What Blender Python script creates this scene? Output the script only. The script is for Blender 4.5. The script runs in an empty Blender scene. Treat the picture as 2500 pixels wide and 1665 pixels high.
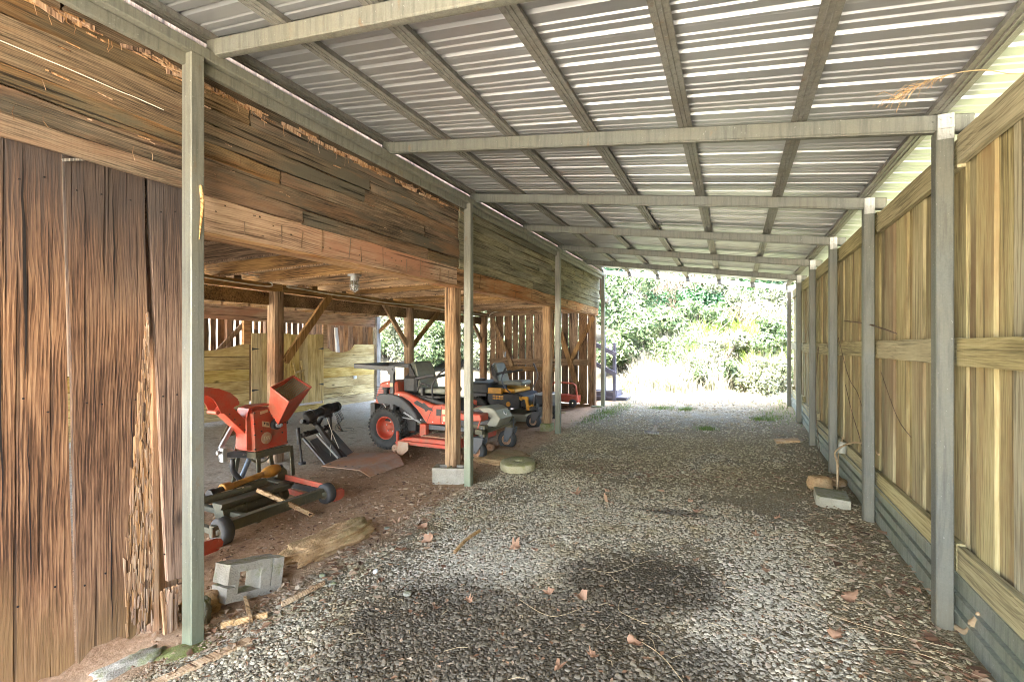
import bpy, bmesh, math, random
import numpy as np
from mathutils import Vector, Matrix, Euler, noise as mnoise
random.seed(7); RNG = np.random.default_rng(11)
PI = math.pi; R = math.radians
sc = bpy.context.scene; COL = sc.collection
V = Vector

# ------------------------------------------------------------------ objects
def tag(o, label=None, cat=None, group=None, kind=None):
    if label: o['label'] = label
    if cat: o['category'] = cat
    if group: o['group'] = group
    if kind: o['kind'] = kind
    return o

def thing(name, label, cat, loc=(0, 0, 0), rz=0.0, group=None):
    o = bpy.data.objects.new(name, None); COL.objects.link(o)
    o.location = loc; o.rotation_euler = (0, 0, rz)
    o.empty_display_size = .1
    return tag(o, label, cat, group)

def copy_tree(o, parent=None):
    c = o.copy(); COL.objects.link(c); c.parent = parent
    for ch in list(o.children): copy_tree(ch, c)
    return c

def lerp(a, b, t): return a + (b - a) * t

class MB:
    """collects shapes, then links them as ONE mesh object"""
    def __init__(s): s.v = []; s.f = []; s.sm = []
    def add(s, vs, fs, smooth=False):
        n = len(s.v); s.v += [tuple(p) for p in vs]
        s.f += [tuple(i + n for i in f) for f in fs]; s.sm += [smooth] * len(fs)
        return s
    def box(s, lo, hi, b=0.0):
        c = [(lo[i] + hi[i]) / 2 for i in range(3)]; d = [abs(hi[i] - lo[i]) / 2 for i in range(3)]
        return s.obox(c, d, Matrix.Identity(3), b)
    def obox(s, c, h, M, b=0.0):
        """oriented box: centre, half sizes, 3x3 matrix, small chamfer b"""
        c = V(c); vs = []; fs = []
        if b <= 0:
            for x in (-1, 1):
                for y in (-1, 1):
                    for z in (-1, 1): vs.append(c + M @ V((x * h[0], y * h[1], z * h[2])))
            fs = [(0, 1, 3, 2), (4, 6, 7, 5), (0, 4, 5, 1), (2, 3, 7, 6), (0, 2, 6, 4), (1, 5, 7, 3)]
            return s.add(vs, fs)
        b = min(b, min(h) * .9)
        idx = {}
        for x in (-1, 1):
            for y in (-1, 1):
                for z in (-1, 1):
                    for a in range(3):
                        p = [x * h[0], y * h[1], z * h[2]]; sg = (x, y, z)
                        for k in range(3):
                            if k != a: p[k] -= sg[k] * b
                        idx[(x, y, z, a)] = len(vs); vs.append(c + M @ V(p))
        for a in range(3):
            for sgn in (-1, 1):
                o1, o2 = [k for k in range(3) if k != a]; q = []
                for (p1, p2) in ((-1, -1), (1, -1), (1, 1), (-1, 1)):
                    t = [0, 0, 0]; t[a] = sgn; t[o1] = p1; t[o2] = p2; q.append(idx[(*t, a)])
                if (sgn < 0) ^ (a == 1): q.reverse()
                fs.append(tuple(q))
        for a in range(3):
            o1, o2 = [k for k in range(3) if k != a]
            for p1 in (-1, 1):
                for p2 in (-1, 1):
                    q = []
                    t = [0, 0, 0]; t[o1] = p1; t[o2] = p2
                    t[a] = -1; q += [idx[(*t, o1)], idx[(*t, o2)]]
                    t[a] = 1; q += [idx[(*t, o2)], idx[(*t, o1)]]
                    fs.append(tuple(q))
        for x in (-1, 1):
            for y in (-1, 1):
                for z in (-1, 1): fs.append((idx[(x, y, z, 0)], idx[(x, y, z, 1)], idx[(x, y, z, 2)]))
        return s.add(vs, fs)
    def beam(s, p0, p1, w, h, up=(0, 0, 1), b=0.0):
        """bar from p0 to p1, w across, h along up"""
        p0 = V(p0); p1 = V(p1); d = (p1 - p0); L = d.length; d.normalize()
        side = d.cross(V(up))
        if side.length < 1e-5: side = d.cross(V((1, 0, 0)))
        side.normalize(); u = side.cross(d)
        M = Matrix((d, side, u)).transposed()
        return s.obox((p0 + p1) / 2, (L / 2, w / 2, h / 2), M, b)
    def cyl(s, p0, p1, r0, r1=None, n=16, caps=True, smooth=True):
        r1 = r0 if r1 is None else r1
        return s.tube([p0, p1], [r0, r1], n, caps, smooth)
    def tube(s, pts, r, n=8, caps=True, smooth=True, squash=1.0, up=None):
        pts = [V(p) for p in pts]; m = len(pts)
        if not hasattr(r, '__len__'): r = [r] * m
        vs = []; prev = None
        for i, p in enumerate(pts):
            t = (pts[min(i + 1, m - 1)] - pts[max(i - 1, 0)])
            if t.length < 1e-9: t = V((0, 0, 1))
            t.normalize()
            if prev is None:
                a = V(up) if up else (V((0, 0, 1)) if abs(t.z) < .9 else V((1, 0, 0)))
            else: a = prev
            a = a - t * a.dot(t)
            if a.length < 1e-6: a = t.orthogonal()
            a.normalize(); prev = a; bb = t.cross(a)
            for k in range(n):
                g = 2 * PI * k / n
                vs.append(p + a * math.cos(g) * r[i] * squash + bb * math.sin(g) * r[i])
        fs = []
        for i in range(m - 1):
            for k in range(n):
                k2 = (k + 1) % n
                fs.append((i * n + k, i * n + k2, (i + 1) * n + k2, (i + 1) * n + k))
        s.add(vs, fs, smooth)
        if caps:
            s.add(vs[:n], [tuple(reversed(range(n)))]); s.add(vs[-n:], [tuple(range(n))])
        return s
    def lathe(s, prof, n=28, M=None, o=(0, 0, 0), smooth=True, seg=None):
        """prof: (radius, height) about local Z, M 3x3, o origin"""
        M = M or Matrix.Identity(3); o = V(o); vs = []; fs = []; m = len(prof)
        for (r, h) in prof:
            for k in range(n):
                g = 2 * PI * k / n; vs.append(o + M @ V((r * math.cos(g), r * math.sin(g), h)))
        for i in range(m - 1):
            for k in range(n):
                k2 = (k + 1) % n; fs.append((i * n + k, i * n + k2, (i + 1) * n + k2, (i + 1) * n + k))
        s.add(vs, fs, smooth); return s
    def prism(s, pts, ext, b=0.0):
        """planar polygon pts (3D) pushed along ext"""
        pts = [V(p) for p in pts]; e = V(ext); n = len(pts)
        if b > 0 and e.length > 2 * b:
            c = sum(pts, V()) / n; en = e.normalized()
            def ins(off, z):
                out = []
                for i in range(n):
                    p = pts[i]; a = (pts[i - 1] - p); d = (pts[(i + 1) % n] - p)
                    a.normalize(); d.normalize(); w = a + d
                    if w.length < 1e-4: w = en.cross(d)
                    w.normalize()
                    if w.dot(c - p) < 0: w = -w
                    out.append(p + w * off + en * z)
                return out
            rings = [ins(b, 0), ins(0, b), ins(0, e.length - b), ins(b, e.length)]
        else: rings = [pts, [p + e for p in pts]]
        vs = [p for r in rings for p in r]; fs = []
        for k in range(len(rings) - 1):
            for i in range(n):
                j = (i + 1) % n; fs.append((k * n + i, k * n + j, (k + 1) * n + j, (k + 1) * n + i))
        fs.append(tuple(reversed(range(n)))); fs.append(tuple((len(rings) - 1) * n + i for i in range(n)))
        return s.add(vs, fs)
    def plank(s, p0, p1, w, t, up, seg=6, wob=.006, cup=0.0, ragged0=0.0, ragged1=0.0):
        """a sawn board from p0 to p1: width w along up, thickness t, wavy edges, ragged ends"""
        p0 = V(p0); p1 = V(p1); d = (p1 - p0); L = d.length; d.normalize()
        up = V(up); up = (up - d * up.dot(d)).normalized(); nrm = d.cross(up)
        vs = []; fs = []; ph = random.uniform(0, 99); nc = 5 if (ragged0 or ragged1) else 2
        for i in range(seg + 1):
            a = i / seg; q = p0 + d * L * a
            e1 = w / 2 + wob * mnoise.noise(V((a * L * 2.1, ph, 0))); e2 = -w / 2 + wob * mnoise.noise(V((a * L * 2.1, ph, 5)))
            bow = nrm * (wob * .7 * mnoise.noise(V((a * L * 1.1, ph, 9))))
            for j in range(nc):
                u = e2 + (e1 - e2) * j / (nc - 1); sh = V()
                if i == 0 and ragged0: sh = d * ragged0 * (random.random() - .3)
                if i == seg and ragged1: sh = -d * ragged1 * (random.random() - .3)
                for sd in (-1, 1): vs.append(q + up * u + bow + sh + nrm * (sd * t / 2))
        def ix(i, j, k): return (i * nc + j) * 2 + k
        for i in range(seg):
            for j in range(nc - 1):
                fs.append((ix(i, j, 1), ix(i + 1, j, 1), ix(i + 1, j + 1, 1), ix(i, j + 1, 1)))
                fs.append((ix(i, j, 0), ix(i, j + 1, 0), ix(i + 1, j + 1, 0), ix(i + 1, j, 0)))
            fs.append((ix(i, 0, 0), ix(i + 1, 0, 0), ix(i + 1, 0, 1), ix(i, 0, 1)))
            fs.append((ix(i, nc - 1, 0), ix(i, nc - 1, 1), ix(i + 1, nc - 1, 1), ix(i + 1, nc - 1, 0)))
        for j in range(nc - 1):
            fs.append((ix(0, j, 0), ix(0, j, 1), ix(0, j + 1, 1), ix(0, j + 1, 0)))
            fs.append((ix(seg, j, 0), ix(seg, j + 1, 0), ix(seg, j + 1, 1), ix(seg, j, 1)))
        return s.add(vs, fs)
    def build(s, name, mat, parent=None, world=False, bevel=0.0, sub=0):
        me = bpy.data.meshes.new(name); me.from_pydata(s.v, [], s.f); me.validate()
        if len(s.sm) == len(me.polygons): me.polygons.foreach_set('use_smooth', s.sm)
        bm = bmesh.new(); bm.from_mesh(me); bmesh.ops.recalc_face_normals(bm, faces=bm.faces); bm.to_mesh(me); bm.free()
        o = bpy.data.objects.new(name, me); COL.objects.link(o)
        if mat: me.materials.append(mat)
        if parent is not None:
            o.parent = parent
            if world:
                L = V(); q = parent
                while q is not None: L = L + V(q.location); q = q.parent
                o.location = -L
        if bevel:
            m = o.modifiers.new('bevel', 'BEVEL'); m.width = bevel; m.segments = 2; m.limit_method = 'ANGLE'; m.angle_limit = R(40)
        if sub:
            m = o.modifiers.new('sub', 'SUBSURF'); m.levels = sub; m.render_levels = sub
        return o

def np_mesh(name, verts, faces_flat, k, mat, smooth=False, parent=None):
    """mesh from numpy arrays; every face has k corners"""
    me = bpy.data.meshes.new(name); nf = len(faces_flat) // k
    me.vertices.add(len(verts)); me.vertices.foreach_set('co', np.asarray(verts, np.float32).ravel())
    me.loops.add(len(faces_flat)); me.loops.foreach_set('vertex_index', np.asarray(faces_flat, np.int32))
    me.polygons.add(nf); me.polygons.foreach_set('loop_start', np.arange(nf, dtype=np.int32) * k)
    me.polygons.foreach_set('loop_total', np.full(nf, k, np.int32))
    me.polygons.foreach_set('use_smooth', np.full(nf, smooth))
    me.update(); me.validate()
    o = bpy.data.objects.new(name, me); COL.objects.link(o)
    if mat: me.materials.append(mat)
    if parent is not None: o.parent = parent
    return o

def smoothpts(pts, k=6):
    """Catmull-Rom through pts"""
    pts = [V(p) for p in pts]; out = []; n = len(pts)
    for i in range(n - 1):
        p0 = pts[max(i - 1, 0)]; p1 = pts[i]; p2 = pts[i + 1]; p3 = pts[min(i + 2, n - 1)]
        for j in range(k):
            t = j / k
            out.append(.5 * ((2 * p1) + (p2 - p0) * t + (2 * p0 - 5 * p1 + 4 * p2 - p3) * t * t + (3 * p1 - p0 - 3 * p2 + p3) * t ** 3))
    out.append(pts[-1]); return out

# ------------------------------------------------------------------ terrain height
def interp(x, xs, ys):
    if x <= xs[0]: return ys[0]
    for i in range(len(xs) - 1):
        if x <= xs[i + 1]: return lerp(ys[i], ys[i + 1], (x - xs[i]) / (xs[i + 1] - xs[i]))
    return ys[-1]
LY = [-6, 1.6, 4.6, 7.8, 11, 13, 16, 19, 24, 40]; LZ = [-.3, -.19, -.12, -.03, .1, .2, 2.0, 3.8, 5.6, 9]
RY = [-6, 3.2, 4.8, 8, 9.3, 10.8, 12.5, 15.5, 19, 24, 40]; RZ = [-.08, .0, .05, .10, .2, .3, .42, 2.2, 4.0, 5.8, 9]
BY = [-6, 5, 11, 13, 18, 24, 40]; BZ = [-.2, -.17, -.14, -.1, .5, 2.5, 8]
def ground(x, y):
    l = interp(y, LY, LZ); r = interp(y, RY, RZ); bn = interp(y, BY, BZ)
    if x >= -2.8: t = min(1.0, max(0.0, (x + 2.8) / 3.8)); z = lerp(l, r, t)
    else: t = min(1.0, max(0.0, (-2.8 - x) / 2.0)); z = lerp(l, bn, t * t * (3 - 2 * t))
    z += .018 * mnoise.noise(V((x * .9, y * .9, 0))) + .008 * mnoise.noise(V((x * 3.1, y * 3.1, 3)))
    if y > 13: z += min(1, (y - 13) / 3) * .35 * mnoise.noise(V((x * .35, y * .35, 7)))
    return z

# ------------------------------------------------------------------ materials
class NT:
    def __init__(s, name):
        s.m = bpy.data.materials.new(name); s.m.use_nodes = True; s.t = s.m.node_tree; s.t.nodes.clear()
        s.out = s.n('ShaderNodeOutputMaterial'); s.p = s.n('ShaderNodeBsdfPrincipled'); s.l(s.p.outputs[0], s.out.inputs[0])
    def n(s, t, **k):
        q = s.t.nodes.new(t)
        for a, b in k.items(): setattr(q, a, b)
        return q
    def l(s, a, b): s.t.links.new(a, b)
    def set(s, sock, v):
        if isinstance(v, bpy.types.NodeSocket): s.l(v, sock)
        else: sock.default_value = v
    def math(s, op, a, b=0.0, c=None, clamp=False):
        q = s.n('ShaderNodeMath', operation=op, use_clamp=clamp); s.set(q.inputs[0], a); s.set(q.inputs[1], b)
        if c is not None: s.set(q.inputs[2], c)
        return q.outputs[0]
    def vmath(s, op, a, b):
        q = s.n('ShaderNodeVectorMath', operation=op); s.set(q.inputs[0], a); s.set(q.inputs[1], b); return q.outputs[0]
    def noise(s, vec, scale, detail=4, rough=.55, dist=0.0, out=0):
        q = s.n('ShaderNodeTexNoise'); s.set(q.inputs['Vector'], vec); q.inputs['Scale'].default_value = scale
        q.inputs['Detail'].default_value = detail; q.inputs['Roughness'].default_value = rough; q.inputs['Distortion'].default_value = dist
        return q.outputs[out]
    def ramp(s, f, stops, interp='LINEAR'):
        q = s.n('ShaderNodeValToRGB'); q.color_ramp.interpolation = interp; s.set(q.inputs[0], f); e = q.color_ramp.elements
        while len(e) < len(stops): e.new(.5)
        for i, (p, c) in enumerate(stops):
            e[i].position = p; e[i].color = (*c, 1) if len(c) == 3 else c
        return q.outputs[0]
    def mix(s, f, a, b, mode='MIX'):
        q = s.n('ShaderNodeMix', data_type='RGBA', blend_type=mode); s.set(q.inputs[0], f)
        for k, v in ((6, a), (7, b)):
            if isinstance(v, tuple) and len(v) == 3: v = (*v, 1)
            s.set(q.inputs[k], v)
        return q.outputs[2]
    def rng(s, f, a, b, c=0.0, d=1.0):
        q = s.n('ShaderNodeMapRange'); s.set(q.inputs[0], f); q.inputs[1].default_value = a; q.inputs[2].default_value = b
        q.inputs[3].default_value = c; q.inputs[4].default_value = d; return q.outputs[0]
    def obj(s): return s.n('ShaderNodeTexCoord').outputs['Object']
    def rpi(s): return s.n('ShaderNodeNewGeometry').outputs['Random Per Island']
    def orand(s): return s.n('ShaderNodeObjectInfo').outputs['Random']
    def bump(s, h, strength=.3, dist=.01):
        q = s.n('ShaderNodeBump'); q.inputs['Strength'].default_value = strength; q.inputs['Distance'].default_value = dist
        s.set(q.inputs['Height'], h); s.l(q.outputs[0], s.p.inputs['Normal'])
    def base(s, c): s.set(s.p.inputs['Base Color'], (*c, 1) if isinstance(c, tuple) and len(c) == 3 else c)
    def rough(s, v): s.set(s.p.inputs['Roughness'], v)
    def metal(s, v): s.set(s.p.inputs['Metallic'], v)
    def spec(s, v): s.p.inputs['Specular IOR Level'].default_value = v

def wood(name, dark, mid, light, axis, ring=26, fiber=90, patchcol=None, patch=.5, rough=.85, bump=.5, vary=.5, grey=None, ztop=None, zbot=None, knots=True, kerf=False, wavew=.22, crackamt=.8, wobble=.15):
    k = NT(name); P = k.obj(); r = k.rpi(); orr = k.orand()
    rr = k.math('ADD', r, orr)
    offs = k.n('ShaderNodeCombineXYZ')
    for i, a in enumerate((7.3, 5.1, 3.7)): k.set(offs.inputs[i], k.math('MULTIPLY', rr, a))
    Q = k.vmath('ADD', P, offs.outputs[0])
    i = 'XYZ'.index(axis)
    def sc_(s): v = [1, 1, 1]; v[i] = s; return tuple(v)
    wob = k.noise(k.vmath('MULTIPLY', Q, sc_(.5)), 2.2, 2, .5, 0, 1)
    wv = k.vmath('ADD', k.vmath('MULTIPLY', Q, sc_(.10)), k.vmath('MULTIPLY', wob, (wobble,) * 3))
    w = k.n('ShaderNodeTexWave', wave_type='RINGS', rings_direction=axis, wave_profile='SAW'); k.l(wv, w.inputs['Vector'])
    w.inputs['Scale'].default_value = ring * 2.1; w.inputs['Distortion'].default_value = 3.0; w.inputs['Detail'].default_value = 3; w.inputs['Detail Scale'].default_value = 1.4
    fib = k.noise(k.vmath('MULTIPLY', Q, sc_(.035)), fiber, 4, .7)
    pat = k.noise(k.vmath('MULTIPLY', Q, sc_(.35)), 3.2, 4, .6)
    crack = k.noise(k.vmath('MULTIPLY', Q, sc_(.02)), 42, 2, .5)
    cr = k.rng(crack, .62, .70)
    f = k.math('ADD', k.math('MULTIPLY', w.outputs['Fac'], wavew), k.math('ADD', .5 - .5 * wavew, k.math('MULTIPLY', k.math('SUBTRACT', fib, .5), 1.45 - wavew)))
    f = k.math('ADD', f, k.math('MULTIPLY', k.math('SUBTRACT', pat, .5), .9))
    c = k.ramp(f, [(.27, dark), (.48, mid), (.74, light)])
    if patchcol:
        pm = k.noise(k.vmath('MULTIPLY', Q, sc_(.3)), 2.1, 5, .65)
        c = k.mix(k.rng(pm, .5 - .25 * patch + .08, .74 - .25 * patch), c, patchcol)
    if knots:
        vo = k.n('ShaderNodeTexVoronoi', feature='F1'); k.l(k.vmath('MULTIPLY', k.vmath('ADD', Q, k.vmath('MULTIPLY', wob, (.05, .05, .05))), sc_(.4)), vo.inputs['Vector']); vo.inputs['Scale'].default_value = 3.1
        c = k.mix(k.math('MULTIPLY', k.rng(vo.outputs['Distance'], .10, .03), .8), c, tuple(x * .35 for x in dark))
    if grey:
        gm = k.noise(k.vmath('MULTIPLY', Q, sc_(.15)), 5, 5, .7); c = k.mix(k.rng(gm, .48, .68), c, grey)
    sep = k.n('ShaderNodeSeparateXYZ'); k.l(P, sep.inputs[0])
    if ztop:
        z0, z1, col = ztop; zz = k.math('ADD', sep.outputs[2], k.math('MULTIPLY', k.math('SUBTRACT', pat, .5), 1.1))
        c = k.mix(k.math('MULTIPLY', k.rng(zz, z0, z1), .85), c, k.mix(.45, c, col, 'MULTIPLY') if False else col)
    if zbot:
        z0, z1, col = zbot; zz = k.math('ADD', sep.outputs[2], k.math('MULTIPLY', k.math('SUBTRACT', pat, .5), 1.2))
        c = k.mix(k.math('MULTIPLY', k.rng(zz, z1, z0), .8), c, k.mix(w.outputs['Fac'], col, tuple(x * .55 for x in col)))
    if kerf:
        kw = k.n('ShaderNodeTexWave', wave_type='BANDS', bands_direction=axis); k.l(k.vmath('ADD', Q, k.vmath('MULTIPLY', wob, (.05,) * 3)), kw.inputs['Vector']); kw.inputs['Scale'].default_value = 13; kw.inputs['Distortion'].default_value = 3.0
        c = k.mix(k.math('MULTIPLY', k.math('MULTIPLY', k.rng(kw.outputs['Fac'], .5, 1), k.rng(pat, .46, .66)), .07), c, tuple(x * .5 for x in dark))
    val = k.math('ADD', 1 - vary / 2, k.math('MULTIPLY', k.math('FRACT', k.math('MULTIPLY', rr, 7.77)), vary))
    hs = k.n('ShaderNodeHueSaturation'); k.l(c, hs.inputs['Color']); k.l(val, hs.inputs['Value'])
    k.set(hs.inputs['Saturation'], k.math('ADD', .85, k.math('MULTIPLY', k.math('FRACT', k.math('MULTIPLY', rr, 3.33)), .35)))
    c = k.mix(k.math('MULTIPLY', cr, crackamt), hs.outputs[0], tuple(x * .25 for x in dark))
    k.base(c); k.rough(rough); k.spec(.25)
    h = k.math('SUBTRACT', k.math('ADD', k.math('MULTIPLY', w.outputs['Fac'], .4), k.math('MULTIPLY', fib, .7)), k.math('MULTIPLY', cr, 1.2))
    k.bump(h, bump, .006)
    return k.m

def paint(name, col, rough=.4, dirt=(.12, .08, .05), amt=.35, coat=0.0, metal=0.0, scale=6, chips=0.0, chipcol=(.1, .05, .03)):
    k = NT(name); P = k.obj(); n = k.noise(P, scale, 6, .65); n2 = k.noise(P, scale * 9, 3, .6)
    f = k.math('MULTIPLY', k.rng(k.math('ADD', n, k.math('MULTIPLY', n2, .25)), .52, .82), amt)
    c = k.mix(f, k.mix(n2, tuple(x * .86 for x in col), tuple(min(1, x * 1.1) for x in col)), dirt)
    if chips: c = k.mix(k.rng(k.noise(P, scale * 4, 4, .7), .70 - chips * .2, .74 - chips * .2), c, chipcol)
    k.base(c); k.set(k.p.inputs['Roughness'], k.math('ADD', rough, k.math('MULTIPLY', n, .22))); k.metal(metal)
    k.p.inputs['Coat Weight'].default_value = coat
    k.bump(k.math('ADD', k.math('MULTIPLY', k.noise(P, 7, 2, .5), 1.0), k.math('MULTIPLY', n2, .12)), .35, .012); return k.m

def galv(name, col=(.33, .34, .32), metal=.55, rough=.42, dirt=(.2, .2, .14), amt=.3, green=None):
    k = NT(name); P = k.obj()
    vo = k.n('ShaderNodeTexVoronoi', feature='F1'); k.l(P, vo.inputs['Vector']); vo.inputs['Scale'].default_value = 150
    sp = k.n('ShaderNodeSeparateColor'); k.l(vo.outputs['Color'], sp.inputs[0])
    n = k.noise(P, 3, 6, .65); st = k.noise(k.vmath('MULTIPLY', P, (1, 1, .07)), 34, 5, .7)
    c = k.mix(sp.outputs[0], tuple(x * .93 for x in col), tuple(min(1, x * 1.08) for x in col))
    c = k.mix(k.math('MULTIPLY', k.rng(n, .38, .62), amt), c, dirt)
    c = k.mix(k.math('MULTIPLY', k.rng(st, .46, .66), .65), c, tuple(x * .5 for x in col))
    c = k.mix(k.math('MULTIPLY', k.rng(k.noise(k.vmath('MULTIPLY', P, (1, 1, .4)), 9, 6, .7), .62, .70), .55), c, (.20, .12, .06))
    c = k.mix(k.math('MULTIPLY', k.rng(k.noise(P, 60, 2, .5), .70, .76), .25), c, (.6, .6, .55))
    if green:
        z0, z1, gc = green; s = k.n('ShaderNodeSeparateXYZ'); k.l(P, s.inputs[0])
        c = k.mix(k.math('MULTIPLY', k.rng(k.math('ADD', s.outputs[2], k.math('MULTIPLY', k.math('SUBTRACT', n, .5), 1.2)), z1, z0), .6), c, gc)
    k.base(c); k.metal(metal); k.set(k.p.inputs['Roughness'], k.math('ADD', rough, k.math('MULTIPLY', k.math('ADD', n, sp.outputs[1]), .12)))
    k.bump(st, .05, .002); return k.m

def plain(name, col, rough=.6, metal=0.0, scale=20, amt=.25, bump=.1, spec=.4):
    k = NT(name); P = k.obj(); n = k.noise(P, scale, 5, .65)
    k.base(k.mix(n, tuple(x * (1 - amt) for x in col), tuple(min(1, x * (1 + amt)) for x in col))); k.rough(rough); k.metal(metal); k.spec(spec)
    if bump: k.bump(k.noise(P, scale * 4, 4, .6), bump, .004)
    return k.m

def stone(name, c1, c2, moss=None, mossamt=.5, scale=5, bump=.5):
    k = NT(name); P = k.obj(); n = k.noise(P, scale, 8, .65); n2 = k.noise(P, scale * 14, 4, .7)
    c = k.mix(k.rng(n, .3, .7), c1, c2); c = k.mix(k.math('MULTIPLY', k.rng(n2, .5, .75), .5), c, tuple(x * .5 for x in c1))
    if moss:
        g = k.n('ShaderNodeNewGeometry'); s = k.n('ShaderNodeSeparateXYZ'); k.l(g.outputs['Normal'], s.inputs[0])
        mm = k.math('MULTIPLY', k.rng(k.math('ADD', k.noise(P, scale * 1.3, 5, .7), k.math('MULTIPLY', s.outputs[2], .15)), .62 - .25 * mossamt, .78 - .25 * mossamt), .9)
        c = k.mix(mm, c, moss)
    k.base(c); k.rough(.9); k.spec(.2); k.bump(k.math('ADD', n2, n), bump, .012); return k.m

M = {}
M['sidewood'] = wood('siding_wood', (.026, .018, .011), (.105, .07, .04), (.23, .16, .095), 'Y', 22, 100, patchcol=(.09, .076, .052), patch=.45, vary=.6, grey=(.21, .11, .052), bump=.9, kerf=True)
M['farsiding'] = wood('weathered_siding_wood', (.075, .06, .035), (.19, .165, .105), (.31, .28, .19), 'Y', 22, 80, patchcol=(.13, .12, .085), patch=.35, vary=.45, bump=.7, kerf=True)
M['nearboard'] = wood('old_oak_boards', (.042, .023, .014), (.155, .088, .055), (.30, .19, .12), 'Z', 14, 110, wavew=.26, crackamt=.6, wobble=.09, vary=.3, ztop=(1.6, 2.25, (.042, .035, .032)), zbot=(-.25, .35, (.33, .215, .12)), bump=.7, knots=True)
M['rot'] = wood('rotten_wood', (.11, .06, .035), (.29, .165, .088), (.43, .29, .175), 'Z', 8, 50, vary=.2, bump=1.4, knots=False)
M['lintel'] = wood('hewn_beam_wood', (.13, .068, .034), (.35, .205, .11), (.50, .325, .185), 'Y', 12, 50, patchcol=(.36, .15, .065), patch=.4, vary=.15, bump=1.0)
M['postwood'] = wood('post_wood', (.075, .042, .022), (.225, .14, .08), (.36, .25, .15), 'Z', 12, 70, wavew=.16, patchcol=(.30, .15, .075), patch=.25, vary=.2, bump=.9)
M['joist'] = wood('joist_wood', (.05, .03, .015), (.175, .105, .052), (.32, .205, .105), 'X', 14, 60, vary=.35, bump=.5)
M['girder'] = wood('girder_wood', (.09, .052, .025), (.27, .165, .085), (.40, .265, .145), 'Y', 14, 60, vary=.35, bump=.5)
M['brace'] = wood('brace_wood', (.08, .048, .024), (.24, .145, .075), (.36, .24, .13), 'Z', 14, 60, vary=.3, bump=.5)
M['stallh'] = wood('pine_boards_level', (.27, .185, .075), (.57, .43, .19), (.70, .57, .30), 'Y', 14, 60, vary=.25, bump=.35, patchcol=(.36, .24, .09), patch=.3)
M['stallv'] = wood('pine_boards_upright', (.21, .14, .06), (.47, .345, .15), (.60, .46, .24), 'Z', 16, 60, vary=.3, bump=.35, patchcol=(.31, .20, .075), patch=.3)
M['endboard'] = wood('barn_boards_upright', (.05, .03, .018), (.16, .098, .058), (.27, .18, .11), 'Z', 16, 60, vary=.5, bump=.5)
M['fencev'] = wood('fence_boards', (.14, .115, .06), (.265, .225, .122), (.35, .302, .175), 'Z', 13, 60, vary=.38, bump=.4, wavew=.14, crackamt=.55, patchcol=(.19, .135, .075), patch=.45, knots=True)
M['fencerail'] = wood('fence_rail', (.15, .125, .068), (.29, .248, .138), (.385, .335, .20), 'Y', 12, 60, wavew=.14, crackamt=.5, vary=.25, bump=.4, kerf=True)
M['greywood'] = wood('grey_wood', (.10, .09, .08), (.26, .235, .20), (.40, .37, .32), 'Z', 14, 70, vary=.2, bump=.6)
M['scrapwood'] = wood('scrap_wood', (.16, .09, .04), (.38, .24, .12), (.54, .38, .22), 'X', 10, 50, vary=.4, bump=.8)
M['galv'] = galv('galvanised_tube', (.19, .187, .155), .35, .45, (.21, .19, .125), .45, (-.3, .7, (.19, .22, .11)))
M['galvshade'] = galv('galvanised_tube_shaded', (.125, .13, .112), .35, .45, (.15, .14, .10), .5, (-.15, .45, (.19, .155, .085)))  # same tube steel darkened, standing in for shade on posts and rafters
M['purlin'] = galv('purlin_metal', (.245, .24, .215), .45, .45, (.16, .125, .08), .45)
M['skirt'] = galv('metal_skirting', (.265, .27, .215), .45, .42, (.20, .22, .12), .5)
M['strap'] = galv('bright_strap', (.36, .36, .34), .6, .4, (.4, .4, .35), .2)
k = NT('roof_metal'); P = k.obj(); rp = k.rpi(); n = k.noise(P, 1.5, 5, .6); n2 = k.noise(k.vmath('MULTIPLY', P, (.1, 1, 1)), 60, 3, .6)
k.base(k.mix(k.math('ADD', k.math('MULTIPLY', n, .6), k.math('MULTIPLY', n2, .3)), (.32, .325, .33), (.43, .435, .435))); k.metal(.62); k.set(k.p.inputs['Roughness'], k.math('ADD', .30, k.math('MULTIPLY', k.math('ADD', n, rp), .10))); M['roof'] = k.m
M['red'] = paint('red_paint', (.54, .066, .03), .40, (.30, .15, .09), .7, .1, scale=5)
M['redworn'] = paint('worn_red_paint', (.52, .066, .03), .45, (.26, .13, .075), .8, .1, chips=.25, chipcol=(.12, .05, .03))
M['yellow'] = paint('yellow_paint', (.72, .33, .02), .38, (.12, .07, .03), .4, .2)
M['black'] = paint('black_paint', (.022, .022, .024), .42, (.10, .08, .06), .4)
M['blackplastic'] = paint('black_plastic', (.03, .031, .033), .5, (.12, .11, .09), .35)
M['charcoal'] = paint('charcoal_paint', (.075, .08, .085), .42, (.14, .12, .1), .3)
M['olive'] = paint('dirty_steel', (.085, .08, .05), .6, (.16, .13, .07), .7, chips=.3, chipcol=(.2, .17, .11))
M['seat'] = paint('grey_vinyl', (.20, .205, .16), .38, (.1, .09, .07), .4, scale=9)
M['rubber'] = plain('tyre_rubber', (.045, .044, .042), .75, 0, 12, .5, .2)
M['treadrubber'] = plain('tread_rubber', (.06, .056, .05), .8, 0, 14, .5, .2)
M['steel'] = plain('bare_steel', (.48, .49, .5), .35, .8, 25, .25, .05)
M['bluesteel'] = plain('blue_grey_steel', (.20, .24, .30), .4, .4, 16, .3, .05)
M['silver'] = paint('silver_plastic', (.25, .245, .19), .36, (.2, .18, .12), .3, .1)
M['rust'] = paint('rusty_plate', (.44, .22, .11), .75, (.40, .34, .27), .95, scale=2.2, chips=.35, chipcol=(.46, .24, .08))
M['orange'] = paint('pto_guard_orange', (.55, .25, .035), .5, (.14, .07, .03), .6, scale=9)
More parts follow.
